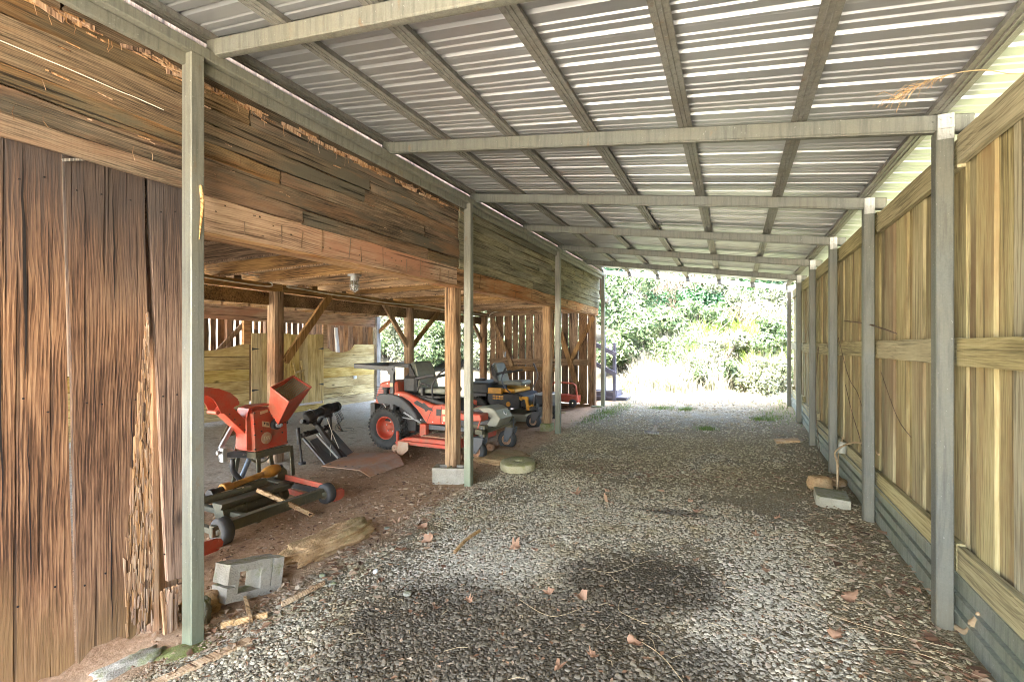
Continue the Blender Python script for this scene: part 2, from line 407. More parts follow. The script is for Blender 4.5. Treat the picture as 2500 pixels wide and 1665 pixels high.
M['sticker'] = plain('warning_sticker', (.55, .45, .27), .5, 0, 30, .25, 0)
M['white'] = plain('white_plastic', (.75, .75, .72), .4, 0, 12, .08, 0)
M['cable'] = plain('white_cable', (.66, .62, .52), .5, 0, 14, .12, 0)
M['wire'] = plain('thin_wire', (.03, .03, .03), .5, 0, 14, .2, 0)
M['concrete'] = stone('concrete', (.24, .205, .15), (.36, .32, .25), (.17, .17, .07), .2, 7, .6)
M['paver'] = stone('paver_concrete', (.25, .225, .155), (.35, .325, .24), (.20, .19, .09), .15, 8, .6)
M['mossblock'] = stone('mossy_concrete', (.22, .19, .11), (.30, .27, .15), (.15, .16, .04), .7, 8, .6)
M['sandstone'] = stone('sandstone', (.28, .16, .07), (.42, .28, .14), (.26, .19, .08), .0, 4, .8)
M['millstone'] = stone('millstone', (.30, .25, .13), (.42, .37, .22), (.24, .22, .08), .25, 5, .8)
M['greystone'] = stone('grey_stone', (.20, .19, .14), (.30, .28, .21), (.17, .18, .07), .4, 6, .7)
M['deck'] = plain('blue_grey_deck_paint', (.10, .10, .14), .5, 0, 9, .3, .1)
M['vine'] = plain('dry_stem', (.34, .24, .13), .8, 0, 30, .4, .2)
M['darktwig'] = plain('dark_twig', (.10, .065, .04), .8, 0, 30, .4, .2)
M['straw'] = plain('dry_straw', (.44, .33, .18), .7, 0, 30, .25, .1)
def leafmat(name, cols, rough=.6, trans=.25):
    k = NT(name); r = k.rpi(); c = k.ramp(r, [(i / (len(cols) - 1), c) for i, c in enumerate(cols)])
    k.base(c); k.rough(rough); k.spec(.3)
    t = k.n('ShaderNodeBsdfTranslucent'); k.l(c, t.inputs[0]); mx = k.n('ShaderNodeMixShader'); mx.inputs[0].default_value = trans
    k.l(k.p.outputs[0], mx.inputs[1]); k.l(t.outputs[0], mx.inputs[2]); k.l(mx.outputs[0], k.out.inputs[0]); return k.m
M['leaf'] = leafmat('green_leaves', [(.014, .032, .010), (.055, .085, .033), (.14, .175, .09)])
M['leafdark'] = leafmat('dark_green_leaves', [(.004, .018, .006), (.008, .035, .010), (.025, .075, .02)], .5, .15)
M['leafpale'] = leafmat('pale_leaves', [(.018, .024, .012), (.085, .10, .055), (.21, .225, .15)])
M['drygrass'] = leafmat('dry_grass', [(.10, .10, .075), (.28, .275, .22), (.46, .45, .40)], .7)
M['grass'] = leafmat('green_grass', [(.07, .14, .02), (.12, .20, .03), (.22, .22, .06)])
M['dryvine'] = leafmat('dry_vines', [(.06, .05, .03), (.13, .10, .07), (.20, .16, .12)], .8, .05)
M['deadleaf'] = leafmat('dead_leaf', [(.20, .095, .05), (.33, .18, .10), (.48, .31, .19)], .6, .1)
M['litter'] = leafmat('leaf_litter', [(.10, .055, .03), (.24, .12, .06), (.40, .27, .16), (.48, .36, .24)], .7, .05)
M['bark'] = wood('tree_bark', (.05, .04, .03), (.12, .10, .08), (.2, .17, .14), 'Z', 9, 40, vary=.3, bump=1.0)
# ------------------------------------------------------------------ ground
def ellipse(k, sx, sy, cx, cy, rx, ry, P, soft=.6):
    a = k.math('DIVIDE', k.math('SUBTRACT', sx, cx), rx); b = k.math('DIVIDE', k.math('SUBTRACT', sy, cy), ry)
    d = k.math('ADD', k.math('MULTIPLY', a, a), k.math('MULTIPLY', b, b))
    d = k.math('ADD', d, k.math('MULTIPLY', k.math('SUBTRACT', k.noise(P, 1.7, 3, .5), .5), 2.6))
    d = k.math('ADD', d, k.math('MULTIPLY', k.math('SUBTRACT', k.noise(P, 4.5, 6, .7), .5), 1.3))
    return k.rng(d, 1 + soft, 1 - soft)

def lane_masks(k, P):
    s = k.n('ShaderNodeSeparateXYZ'); k.l(P, s.inputs[0]); x, y = s.outputs[0], s.outputs[1]
    n = k.noise(P, 1.3, 5, .65); nf = k.noise(P, 4.5, 4, .65)
    xd = k.math('ADD', x, k.math('MULTIPLY', k.math('SUBTRACT', n, .5), .9))
    dirt = k.rng(xd, -2.62, -2.95)
    pit = k.math('MULTIPLY', k.rng(y, 4.4, 5.6), k.rng(y, 9.2, 7.6))
    ol = k.math('MULTIPLY', pit, k.rng(n, .30, .48))
    ol = k.math('MAXIMUM', ol, k.math('MULTIPLY', k.rng(k.math('ADD', x, k.math('MULTIPLY', n, .8)), .75, 1.25), .85))
    ol = k.math('MAXIMUM', ol, k.math('MULTIPLY', k.rng(nf, .47, .62), .8))
    wet = ellipse(k, x, y, -.58, 3.12, .46, .42, P, .4)
    wet = k.math('MAXIMUM', wet, ellipse(k, x, y, -.5, 4.47, .32, .07, P))
    wet = k.math('MAXIMUM', wet, k.math('MULTIPLY', ellipse(k, x, y, -1.0, 2.12, 1.1, .68, P, .4), .95))
    wet = k.math('MAXIMUM', wet, k.math('MULTIPLY', ellipse(k, x, y, -1.7, 2.35, .35, .35, P, .8), .6))
    out = k.rng(y, 11.6, 12.2)
    pale = k.math('MAXIMUM', ellipse(k, x, y, -1.75, 3.0, .5, .6, P, .9), k.math('MULTIPLY', ellipse(k, x, y, .08, 2.9, .4, .95, P, .9), .9))
    ol = k.math('MULTIPLY', ol, k.math('SUBTRACT', 1.0, k.math('MULTIPLY', pale, .9)))
    return x, y, n, nf, dirt, ol, wet, out, pale

k = NT('ground_dirt_gravel'); P = k.obj(); x, y, n, nf, dirt, ol, wet, out, pale = lane_masks(k, P)
vo = k.n('ShaderNodeTexVoronoi', feature='F1'); k.l(P, vo.inputs['Vector']); vo.inputs['Scale'].default_value = 62
s2 = k.n('ShaderNodeSeparateColor'); k.l(vo.outputs['Color'], s2.inputs[0])
edge = k.rng(vo.outputs['Distance'], .25, .62)
grav = k.ramp(s2.outputs[0], [(0, (.14, .115, .07)), (.5, (.27, .23, .15)), (1, (.45, .41, .31))])
grav = k.mix(k.math('MULTIPLY', edge, .7), grav, (.12, .095, .06))
n9b = k.noise(P, 30, 5, .7)
grav = k.mix(k.math('MULTIPLY', ol, .8), grav, k.mix(n9b, (.13, .09, .04), (.34, .265, .14)))
n9 = k.noise(P, 26, 6, .7)
d1 = k.mix(k.rng(n9, .3, .7), (.26, .155, .078), (.52, .34, .20))
d2 = k.mix(k.rng(n9, .3, .7), (.24, .205, .15), (.50, .45, .36))
dd = k.mix(k.rng(k.math('ADD', x, k.math('MULTIPLY', n, 1.2)), -4.0, -5.2), d1, d2)
dd = k.mix(k.math('MULTIPLY', k.rng(nf, .55, .7), .5), dd, (.06, .035, .02))
c = k.mix(dirt, grav, dd)
c = k.mix(k.math('MULTIPLY', wet, .75), c, (.045, .034, .02))
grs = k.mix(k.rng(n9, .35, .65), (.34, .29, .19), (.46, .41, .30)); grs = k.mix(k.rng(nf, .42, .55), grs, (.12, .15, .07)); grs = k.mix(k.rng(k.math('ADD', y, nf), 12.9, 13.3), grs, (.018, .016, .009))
c = k.mix(out, c, grs)
c = k.mix(k.rng(x, 1.2, 1.35), c, k.mix(nf, (.04, .05, .018), (.08, .085, .035)))
c = k.mix(k.rng(y, .9, -.3), c, k.mix(k.rng(x, -3.2, -4.2), k.mix(nf, (.32, .295, .24), (.44, .41, .35)), (.50, .46, .38)))  # unseen ground behind the camera, made pale to bounce light inside
k.base(c); k.rough(.92); k.spec(.2)
hgt = k.math('ADD', k.math('MULTIPLY', k.math('MULTIPLY', edge, -1.0), k.math('SUBTRACT', 1.0, dirt)), k.math('MULTIPLY', n9, .8))
k.bump(hgt, .8, .012)
M['ground'] = k.m

def axis_grid(parts):
    o = []
    for a, b, st in parts:
        n = max(1, round((b - a) / st)); o += [a + (b - a) * i / n for i in range(n)]
    return o + [parts[-1][1]]
gx = axis_grid([(-200, -60, 35), (-60, -20, 4), (-20, -5, .5), (-5, 1.6, .09), (1.6, 6, .5), (6, 30, 3), (30, 200, 35)])
gy = axis_grid([(-200, -40, 40), (-40, -6, 4), (-6, 1, .5), (1, 8, .09), (8, 13, .2), (13, 30, .45), (30, 60, 3), (60, 200, 35)])
vs = np.array([(x, y, ground(x, y)) for y in gy for x in gx], np.float32); nx = len(gx)
fs = np.array([(j * nx + i, j * nx + i + 1, (j + 1) * nx + i + 1, (j + 1) * nx + i) for j in range(len(gy) - 1) for i in range(nx - 1)], np.int32).ravel()
tag(np_mesh('ground', vs, fs, 4, M['ground'], True), kind='structure')

# loose stones of the gravel
k = NT('gravel_stones'); P = k.obj(); x, y, n, nf, dirt, ol, wet, out, pale = lane_masks(k, P); r = k.rpi()
c = k.ramp(r, [(0, (.16, .135, .082)), (.25, (.31, .265, .17)), (.5, (.42, .362, .245)), (.72, (.50, .415, .26)), (.86, (.60, .54, .39)), (.95, (.34, .20, .10)), (1, (.62, .56, .41))])
c = k.mix(k.math('MULTIPLY', k.noise(P, 160, 3, .6), .35), c, (.12, .11, .09))
c = k.mix(k.math('MULTIPLY', ol, .68), c, k.mix(r, (.15, .11, .045), (.40, .32, .155))); c = k.mix(k.math('MULTIPLY', dirt, .6), c, (.28, .15, .075))
c = k.mix(k.math('MULTIPLY', pale, .35), c, (.45, .42, .34)); c = k.mix(k.math('MULTIPLY', wet, .84), c, k.mix(r, (.05, .039, .025), (.12, .095, .062)))
k.base(c); k.set(k.p.inputs['Roughness'], k.math('SUBTRACT', .82, k.math('MULTIPLY', wet, .3))); k.spec(.3); k.bump(k.noise(P, 220, 3, .6), .25, .003)
M['gravel'] = k.m
def icosa():
    t = (1 + 5 ** .5) / 2
    v = np.array([(-1, t, 0), (1, t, 0), (-1, -t, 0), (1, -t, 0), (0, -1, t), (0, 1, t), (0, -1, -t), (0, 1, -t), (t, 0, -1), (t, 0, 1), (-t, 0, -1), (-t, 0, 1)], np.float32)
    v /= np.linalg.norm(v[0])
    f = np.array([(0, 11, 5), (0, 5, 1), (0, 1, 7), (0, 7, 10), (0, 10, 11), (1, 5, 9), (5, 11, 4), (11, 10, 2), (10, 7, 6), (7, 1, 8), (3, 9, 4), (3, 4, 2), (3, 2, 6), (3, 6, 8), (3, 8, 9), (4, 9, 5), (2, 4, 11), (6, 2, 10), (8, 6, 7), (9, 8, 1)], np.int32)
    return v, f
IV, IF = icosa()
def stones(pts, sizes, name, mat):
    n = len(pts); v = np.repeat(IV[None], n, 0)
    v = v * (1 + RNG.normal(0, .20, (n, 12, 1))).astype(np.float32)
    sc3 = np.stack([sizes * RNG.uniform(.8, 1.5, n), sizes * RNG.uniform(.7, 1.0, n), sizes * RNG.uniform(.35, .65, n)], 1)[:, None, :]
    v = v * sc3
    ax = RNG.normal(0, .35, (n, 2)); th = RNG.uniform(0, 2 * PI, n)
    cx_, sx_ = np.cos(ax[:, 0])[:, None], np.sin(ax[:, 0])[:, None]
    y_, z_ = v[..., 1] * cx_ - v[..., 2] * sx_, v[..., 1] * sx_ + v[..., 2] * cx_
    c_, s_ = np.cos(th)[:, None], np.sin(th)[:, None]
    vv = np.stack([v[..., 0] * c_ - y_ * s_, v[..., 0] * s_ + y_ * c_, z_], -1) + np.asarray(pts)[:, None, :]
    f = (IF[None] + (np.arange(n) * 12)[:, None, None]).reshape(-1)
    return np_mesh(name, vv.reshape(-1, 3), f, 3, mat, False)
pts = []; sz = []
def scatter(x0, x1, y0, y1, dens, s0, s1, cond=None):
    n = int((x1 - x0) * (y1 - y0) * dens)
    for _ in range(n):
        x = random.uniform(x0, x1); y = random.uniform(y0, y1)
        if cond and not cond(x, y): continue
        s = random.uniform(s0, s1) * (1 if random.random() < .9 else 1.5)
        pts.append((x, y, ground(x, y) + s * random.uniform(.0, .45))); sz.append(s)
edge_x = lambda x, y: (x < .60 + .25 * mnoise.noise(V((x * 2, y * 2, 6))) or random.random() < .3) and x > -2.78 + .22 * mnoise.noise(V((x * 1.5, y * 1.5, 2))) and (mnoise.noise(V((x * 1.1, y * 1.1, 8))) * 1.3 + .5 * mnoise.noise(V((x * 3.3, y * 3.3, 4))) + random.uniform(-.35, .6) > -.2)
scatter(-2.9, 1.03, 1.2, 3.4, 4600, .006, .0115, edge_x)
scatter(-2.9, 1.03, 3.4, 5.2, 3200, .0065, .0115, edge_x)
scatter(-2.9, 1.03, 5.2, 8.2, 1200, .007, .013, edge_x)
scatter(-2.9, 1.0, 8.2, 11.3, 350, .010, .018, edge_x)
scatter(-5, -2.75, 1.6, 8, 120, .006, .015)
scatter(-3.3, -2.5, 1.5, 4.5, 160, .010, .024)
tag(stones(np.array(pts), np.array(sz), 'gravel', M['gravel']), kind='stuff')

# small leaf litter
def litter():
    vs = []; fs = []
    def put(x, y, s):
        z = ground(x, y) + .012 + random.uniform(0, .015); a = random.uniform(0, 2 * PI); n0 = len(vs)
        tx, ty = random.gauss(0, .35), random.gauss(0, .35)
        w = s * random.uniform(.25, .8); cl = s * random.uniform(0, .5)
        for (u, v_, q) in ((-s, 0, 0), (-.2 * s, -w, cl), (s, 0, random.uniform(0, .3) * s), (.1 * s, w, cl)):
            X = u * math.cos(a) - v_ * math.sin(a); Y = u * math.sin(a) + v_ * math.cos(a)
            vs.append((x + X, y + Y, z + q * .8 + abs(X * tx + Y * ty) * .5))
        fs.append((n0, n0 + 1, n0 + 2, n0 + 3))
    for _ in range(900):
        x = random.gauss(-2.95, .38); y = random.uniform(1.5, 4.6); put(x, y, random.uniform(.008, .035))
    for _ in range(380): put(random.uniform(-2.1, .6), random.gauss(5.7, .22), random.uniform(.008, .035))
    for _ in range(2200): put(random.uniform(-2.6, 1.0), random.uniform(4.2, 9.5), random.uniform(.006, .022))
    for _ in range(900): put(random.gauss(.82, .16), random.uniform(2.2, 9), random.uniform(.007, .028))
    for _ in range(1500): put(random.uniform(-2.6, 1.0), random.uniform(1.6, 4.8), random.uniform(.004, .02))
    for _ in range(700): put(random.uniform(-5.4, -3.0), random.uniform(2.2, 6.0), random.uniform(.008, .03))
    for _ in range(240): put(random.gauss(-2.62, .12), random.gauss(1.55, .35), random.uniform(.005, .018))
    for _ in range(110): put(random.gauss(.86, .12), random.uniform(2.2, 4.6), random.uniform(.015, .05))
    for _ in range(130): put(random.gauss(-2.8, .22), random.uniform(2.4, 4.4), random.uniform(.015, .045))
    for _ in range(60): put(random.uniform(-1.6, .3), random.gauss(5.5, .12), random.uniform(.015, .05))
    np_me = np_mesh('leaf_litter', np.array(vs), np.array(fs).ravel(), 4, M['litter'], False)
    tag(np_me, kind='stuff')
litter()

def straws():
    mb = MB()
    for _ in range(300):
        x = random.uniform(-2.5, 1.0); y = random.uniform(1.7, 8.0); a = random.uniform(0, PI); L = random.uniform(.03, .14); z = ground(x, y) + .022
        mb.tube([(x, y, z), (x + L * .5 * math.cos(a) + .01, y + L * .5 * math.sin(a), z + .012), (x + L * math.cos(a), y + L * math.sin(a), z)], .0014, 4, False)
    tag(mb.build('straw_litter', M['straw']), kind='stuff')
straws()

# the large fallen leaves, one object each
def leaf_mesh(s, curl):
    outl = []
    lob = [(0, 1.0), (12, .72), (24, .55), (36, .72), (48, .95), (60, .7), (72, .52), (88, .66), (104, .78), (125, .55), (150, .5), (168, .4), (180, .22)]
    pts_ = lob + [(360 - a, r) for a, r in lob[-2:0:-1]]
    drop = random.uniform(0, 360)
    for a, r_ in pts_:
        r_ *= random.uniform(.72, 1.15) * (.6 if abs((a - drop + 180) % 360 - 180) < 40 else 1); g = R(a); outl.append((math.cos(g) * r_ * s, math.sin(g) * r_ * s))
    mb = MB(); n = len(outl); a0 = random.uniform(0, 6)
    def lift(u, v_):
        rr = math.hypot(u, v_) / s; return s * (curl * rr * rr * (.5 + .5 * math.sin(2 * math.atan2(v_, u) + a0)) + .08 * math.sin(7 * rr + a0) + .3 * mnoise.noise(V((u / s * 1.7, v_ / s * 1.7, a0 * 9))))
    vs = [(0, 0, 0)] + [(u * .5, v_ * .5, lift(u * .5, v_ * .5)) for u, v_ in outl] + [(u, v_, lift(u, v_)) for u, v_ in outl]
    fs = []
    for i in range(n):
        j = (i + 1) % n; fs.append((0, 1 + i, 1 + j)); fs.append((1 + i, 1 + n + i, 1 + n + j, 1 + j))
    mb.add(vs, fs, True)
    return mb
LEAVES = [(-1.507, 4.683, .085, 'crumpled brown leaf nearest the millstone on the gravel'), (-1.099, 4.523, .11, 'large curled rust brown leaf left of the dark oil streak'),
 (-1.193, 4.834, .06, 'small brown leaf just behind the large rust brown one'), (-.689, 5.013, .06, 'brown leaf lying just beyond the dark oil streak'),
 (-.318, 4.537, .10, 'broad curled brown leaf touching the right end of the dark oil streak'), (-.38, 4.759, .06, 'upright leaf fragment behind the broad leaf at the oil streak'),
 (-1.555, 3.285, .09, 'torn reddish leaf with a pale stalk on pale grey gravel'), (-1.377, 3.301, .045, 'narrow reddish leaf beside the torn leaf on pale gravel'), (-1.285, 3.398, .045, 'small flat reddish leaf left of the big dark stain'),
 (-1.451, 2.853, .035, 'small brown leaf standing on edge in pale gravel'), (-1.058, 2.752, .06, 'folded tan leaf at the left foot of the big dark stain'), (-.845, 2.765, .075, 'wide tan leaf lying on the lower edge of the big dark stain'),
 (.208, 3.53, .065, 'flat tan leaf on pale gravel right of the big dark stain'), (.159, 4.126, .06, 'leaf of brown shreds halfway between the paver and the dark stain'), (-.172, 3.897, .045, 'small tan leaf above the right side of the dark stain'),
 (-.248, 3.544, .045, 'tan leaf on the right rim of the big dark stain'), (.341, 4.562, .05, 'single brown leaf in front of the grey paver'), (-.473, 2.478, .07, 'folded tan leaf at the end of a long straw in the foreground'),
 (-.641, 2.275, .05, 'pale round leaf in the foreground gravel'), (-.775, 2.134, .06, 'pale pointed leaf closest to the bottom edge of the photo'), (.471, 2.891, .07, 'pinkish brown leaf at bottom right with a thin stalk'),
 (-2.286, 3.174, .10, 'large red brown leaf with curled lobes right of the sandstone rock'), (-2.546, 3.408, .10, 'crumpled brown leaf behind the large red brown one by the rock'), (-2.83, 3.42, .07, 'brown leaf close to the far tip of the sandstone rock'),
 (-1.636, 2.343, .05, 'orange leaf shred in the gravel right of the hollow block'), (-1.498, 2.491, .045, 'small orange leaf beside a bent straw in the gravel'), (.62, 3.35, .10, 'heap of brown leaf at the foot of the nearest fence post'), (.95, 2.75, .09, 'dry brown leaf lying against the metal skirting in the foreground')]
for i, (x, y, s, lab) in enumerate(LEAVES):
    o = leaf_mesh(s * .92, random.uniform(.5, 1.3)).build('dead_leaf', M['deadleaf'])
    o.location = (x, y, ground(x, y) + .022); o.rotation_euler = (random.gauss(0, .18), random.gauss(0, .18), random.uniform(0, 6.28))
    tag(o, lab, 'leaf', 'fallen leaves on the gravel')
# ------------------------------------------------------------------ steel lean-to
SP = 1.524; Y1 = 3.241; XL = -2.79; XR = 1.013
ry = [Y1 + SP * i for i in range(-1, 6)]                     # seven rafters
def roof_z(x): return 3.232 - .152 * (x + 2.83)              # underside of the rafters
LT = thing('lean_to', 'open lean-to of galvanised steel posts and rafters under a ribbed metal roof', 'lean-to', (XL, 1.594, -.2))
GL = [ground(XL, y) for y in (1.594, 4.642, 7.69, 10.79)]
for i, y in enumerate((1.594, 4.642, 7.69, 10.79)):
    mb = MB(); mb.box((XL - .045, y - .038, GL[i] - .02), (XL + .045, y + .038, 3.165), .006)
    for z in (1.9, .55, .35): mb.cyl((XL + .0445, y, z), (XL + .0465, y, z), .008, n=10)
    post = mb.build('post', M['galv'], LT, True)
    if i == 0:
        w = MB(); nn = smoothpts([(XL + .05, y + .012, 2.42), (XL + .06, y + .016, 2.32), (XL + .055, y + .01, 2.2), (XL + .048, y + .005, 2.11)], 5)
        w.tube(nn, [.006, .010, .011, .012, .011, .011, .010, .009, .009, .008, .007, .006, .005, .004, .003, .002], 8, squash=.7)
        w.build('wasp_nest', M['scrapwood'], post, True)
for i in range(6):
    y = ry[i + 1]; g = ground(XR, y)
    mb = MB(); mb.box((XR - .038, y - .038, g - .03), (XR + .038, y + .038, 2.655), .006)
    for z in (1.75, .32): mb.cyl((XR, y - .0375, z), (XR, y - .0395, z), .008, n=10)
    post = mb.build('post', M['galvshade'], LT, True)
    s = MB(); s.box((XR - .034, y - .043, 2.60), (XR + .036, y - .0385, 2.735), .002)
    s.box((XR - .034, y - .047, 2.655), (XR + .036, y - .0435, 2.668), .001)
    for dx in (-.02, .022):
        for z in (2.62, 2.71): s.cyl((XR + dx, y - .043, z), (XR + dx, y - .048, z), .006, n=8)
    s.build('bracket', M['strap'], post, True)
hb = MB(); hb.box((XL - .04, -2.3, 3.165), (XL + .04, 11.0, 3.23), .005)
for y in (.95, 2.3, 3.24, 3.3, 4.0, 4.1): hb.cyl((XL + .0405, y, 3.2), (XL + .042, y, 3.2), .012, n=10)
hb.build('header_beam', M['galv'], LT, True)
hb = MB(); hb.box((XL - .04, -2.3, 3.10), (XL - .005, 11.0, 3.164), .004); hb.build('header_flange', M['galv'], LT, True)
for i, y in enumerate([-1.45, .07] + ry):
    mb = MB(); a = (-2.83, y, roof_z(-2.83) + .045); b = (1.13, y, roof_z(1.13) + .045)
    mb.beam(a, b, .06, .09, b=.006)
    mb.beam((-2.83, y - .012, roof_z(-2.83) - .004), (.97, y - .012, roof_z(.97) - .004), .03, .006)
    if i > 2:
        for x in (.965, .99): mb.cyl((x, y - .031, roof_z(x) + .05), (x, y - .036, roof_z(x) + .05), .006, n=8)
    mb.build('rafter', M['galv'] if i == 2 else M['galvshade'], LT, True)
px = [.985 - .635 * i for i in range(7)]
for i, x in enumerate(px):
    z = roof_z(x) + .09; mb = MB(); hw = .042; h = .04
    prof = [(-hw - .02, 0), (-hw, 0), (-hw + .008, -.0), (hw - .008, -.0), (hw, 0), (hw + .02, 0)]
    mb.prism([(x - hw, -2.3, z + .002 - 0), (x + hw, -2.3, z + .002), (x + hw - .008, -2.3, z + h), (x - hw + .008, -2.3, z + h)], (0, 13.35, 0))
    mb.tube([(x - .012, -2.3, z + .001), (x - .012, 11.05, z + .001)], .004, 6); mb.tube([(x + .012, -2.3, z + .001), (x + .012, 11.05, z + .001)], .004, 6)
    mb.build('purlin', M['purlin'], LT, True)
# ribbed sheet: ribs run down the slope, profile along Y
prof = []; y = -2.32; per = .2286; yend = 10.5
while y < yend:
    prof += [(y, 0), (y + .050, 0), (y + .057, .008), (y + .064, .008), (y + .071, 0), (y + .108, 0), (y + .115, .008), (y + .122, .008), (y + .129, 0), (y + .172, 0), (y + .182, .020), (y + .199, .020), (y + .209, 0)]
    y += per
mb = MB(); ns = 8; m_ = 4 * 13
for q in range(0, len(prof) - 1, m_):
    seg = prof[q:q + m_ + 7]; dz = random.uniform(0, .004); vs = []; fs = []; nseg = len(seg)
    for j in range(ns + 1):
        x = lerp(-2.955, 1.62 + random.uniform(-.01, .01) * (j == ns), j / ns); zz = roof_z(x) + .135 + dz + .002 * mnoise.noise(V((x * 1.3, q, 0)))
        for (yy, h) in seg: vs.append((x, yy, zz + h + .0015 * mnoise.noise(V((x * 2, yy * 6, 1)))))
    for j in range(ns):
        for i in range(nseg - 1): fs.append((j * nseg + i, (j + 1) * nseg + i, (j + 1) * nseg + i + 1, j * nseg + i + 1))
    mb.add(vs, fs)
o = mb.build('roof_sheet', M['roof'], LT, True)
sm = o.modifiers.new('thick', 'SOLIDIFY'); sm.thickness = .0015; sm.offset = 1

# ------------------------------------------------------------------ board fence on the right
FE = thing('board_fence', 'tall fence of upright greenish boards on rails above grey metal skirting', 'fence', (1.12, 5, .05))
bays = [-2.85, -1.33] + ry
gap_posts = ry[1:]
mb = MB(); y = -2.3
while y < 11.1:
    w = random.choice([.11, .14, .17, .20, .15, .13]); w = min(w, 11.12 - y); g = ground(1.1, y)
    lean = random.gauss(0, .006); alt = -alt if y > -2.3 else .010; dx = alt + random.uniform(-.002, .003)
    mb.plank((1.13 + dx, y + w / 2 + lean, .27 + max(0, g - .05) * .6), (1.13 + dx, y + w / 2, 2.62 + random.uniform(-.03, .03)), w + .03, .0185, (0, 1, 0), 9, .006)
    y += w
mb.build('board_panel', M['fencev'], FE, True)
edges = [-2.3] + [p for p in gap_posts] + [11.1]
for z0, z1 in ((1.40, 1.545), (2.46, 2.61), (.30, .455)):
    mb = MB()
    for a, b in zip(edges[:-1], edges[1:]):
        n = max(1, round((b - a) / 3)) if b - a > 2 else 1
        for q in range(n):
            ya = lerp(a, b, q / n); yb = lerp(a, b, (q + 1) / n); gg = max(0, ground(1.05, (ya + yb) / 2) - .06) * (1 if z0 < 1 else .15)
            dz = random.uniform(-.012, .012) + gg
            mb.plank((1.09, ya + .004, (z0 + z1) / 2 + dz), (1.09, yb - .004, (z0 + z1) / 2 + dz + random.uniform(-.008, .008)), z1 - z0, .036, (0, 0, 1), 10, .008)
    mb.build('rail', M['fencerail'], FE, True)
mb = MB()
for a, b in zip(edges[:-1], edges[1:]):
    ga = ground(1.05, a); gb = ground(1.05, b)
    for q, (h0, h1, dx) in enumerate(((-.12, .115, .0), (.115, .195, .008), (.195, .30, .016))):
        vs = [(1.062 + dx, a, ga + h0), (1.062 + dx, b - .001, gb + h0), (1.062 + dx, b - .001, gb + h1 - .001), (1.062 + dx, a, ga + h1 - .001)]
        mb.prism(vs, (.012, 0, 0))
        mb.beam((1.058 + dx, a + .005, ga + h1 - .004), (1.058 + dx, b - .005, gb + h1 - .004), .022, .007)
mb.build('metal_skirting', M['skirt'], FE, True)

# ------------------------------------------------------------------ barn
BA = thing('barn', 'old timber barn with weathered horizontal siding, an open bay front and stalls inside', 'barn', (-8, 4, -.15))
def bpart(mb, name, mat, par=None, **kw): return mb.build(name, M[mat], par or BA, True, **kw)
# siding above the bays
def siding(y0, y1, rows, mat):
    mb = MB(); zs = [2.43]
    while len(zs) <= rows: zs.append(zs[-1] + (3.372 - 2.43) / rows * random.uniform(.85, 1.15))
    for r in range(rows):
        y = y0
        while y < y1 - .05:
            L = min(random.uniform(1.3, 3.4), y1 - y);
            if y1 - (y + L) < .6: L = y1 - y
            h = zs[r + 1] - zs[r]; t = random.uniform(-.008, .008); dx = random.uniform(-.012, .012)
            mb.plank((-2.945 + dx, y + .003, (zs[r] + zs[r + 1]) / 2 + t), (-2.945 + dx + random.uniform(-.006, .006), y + L - .004, (zs[r] + zs[r + 1]) / 2 - t), h - random.uniform(.001, .009), .024, (0, 0, 1), 14, .014, ragged0=.015, ragged1=.015)
            y += L
    return mb
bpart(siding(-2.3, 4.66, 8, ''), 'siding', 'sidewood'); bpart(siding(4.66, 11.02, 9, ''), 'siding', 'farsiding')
bpart(MB().box((-2.996, -2.3, 2.5), (-2.986, 11.0, 3.46)), 'siding_light_stop', 'endboard')  # dark sheet added to stop daylight showing through the siding gaps
# torn shreds and splits along the siding
mb = MB()
for _ in range(60):
    y = random.uniform(.9, 4.6); z = random.choice([3.1, 3.08, 2.95, 2.78, 2.62]) + random.gauss(0, .02); L = random.uniform(.02, .09)
    mb.beam((-2.925, y, z), (-2.918, y + L, z - random.uniform(-.005, .012)), .006, random.uniform(.002, .007), (0, 0, 1))
for _ in range(30):
    y = random.uniform(.9, 2.9); z = 3.09 if random.random() < .6 else random.choice([2.58, 2.75]); L = random.uniform(.02, .09)
    mb.tube([(-2.92, y, z), (-2.915, y + random.gauss(0, .006), z - L * .5), (-2.915, y + random.gauss(0, .01), z - L)], .0013, 5)
for _ in range(75):
    y = random.uniform(.4, 5.0); mb.plank((-2.93, y, 3.105 + random.gauss(0, .012)), (-2.925, y + random.uniform(.06, .2), 3.105 + random.gauss(0, .012)), random.uniform(.01, .03), .008, (0, 0, 1), 3, .008)
tag(bpart(mb, 'torn_fibres', 'rot'), kind='stuff')
# lintel beam
mb = MB(); mb.plank((-3.03, 1.66, 2.325), (-3.03, 4.66, 2.335), .225, .13, (0, 0, 1), 30, .02); mb.plank((-3.03, 4.67, 2.335), (-3.03, 11.0, 2.385), .20, .13, (0, 0, 1), 40, .02)
bpart(mb, 'lintel_beam', 'lintel')
mb = MB(); mb.plank((-3.035, 1.66, 2.205), (-3.035, 11.0, 2.265), .02, .15, (0, 0, 1), 30, .004); bpart(mb, 'lintel_ledge', 'lintel')
mb = MB()
for y in (2.02, 2.3, 2.47, 2.66, 2.95, 3.1, 3.38, 3.72, 3.95, 4.3, 4.48, 5.2, 5.6, 6.3, 6.9, 7.4, 8.6, 9.3, 10.1): mb.plank((-2.9615, y, 2.25), (-2.9615, y + random.gauss(0, .012), random.choice([2.43, 2.43, 2.38, 2.34])), .005, .004, (0, 1, 0), 5, .004)
for _ in range(60): y = random.uniform(1.8, 10.8); z = random.uniform(2.26, 2.42); mb.box((-2.963, y, z), (-2.959, y + random.uniform(.008, .02), z + random.uniform(.006, .012)))
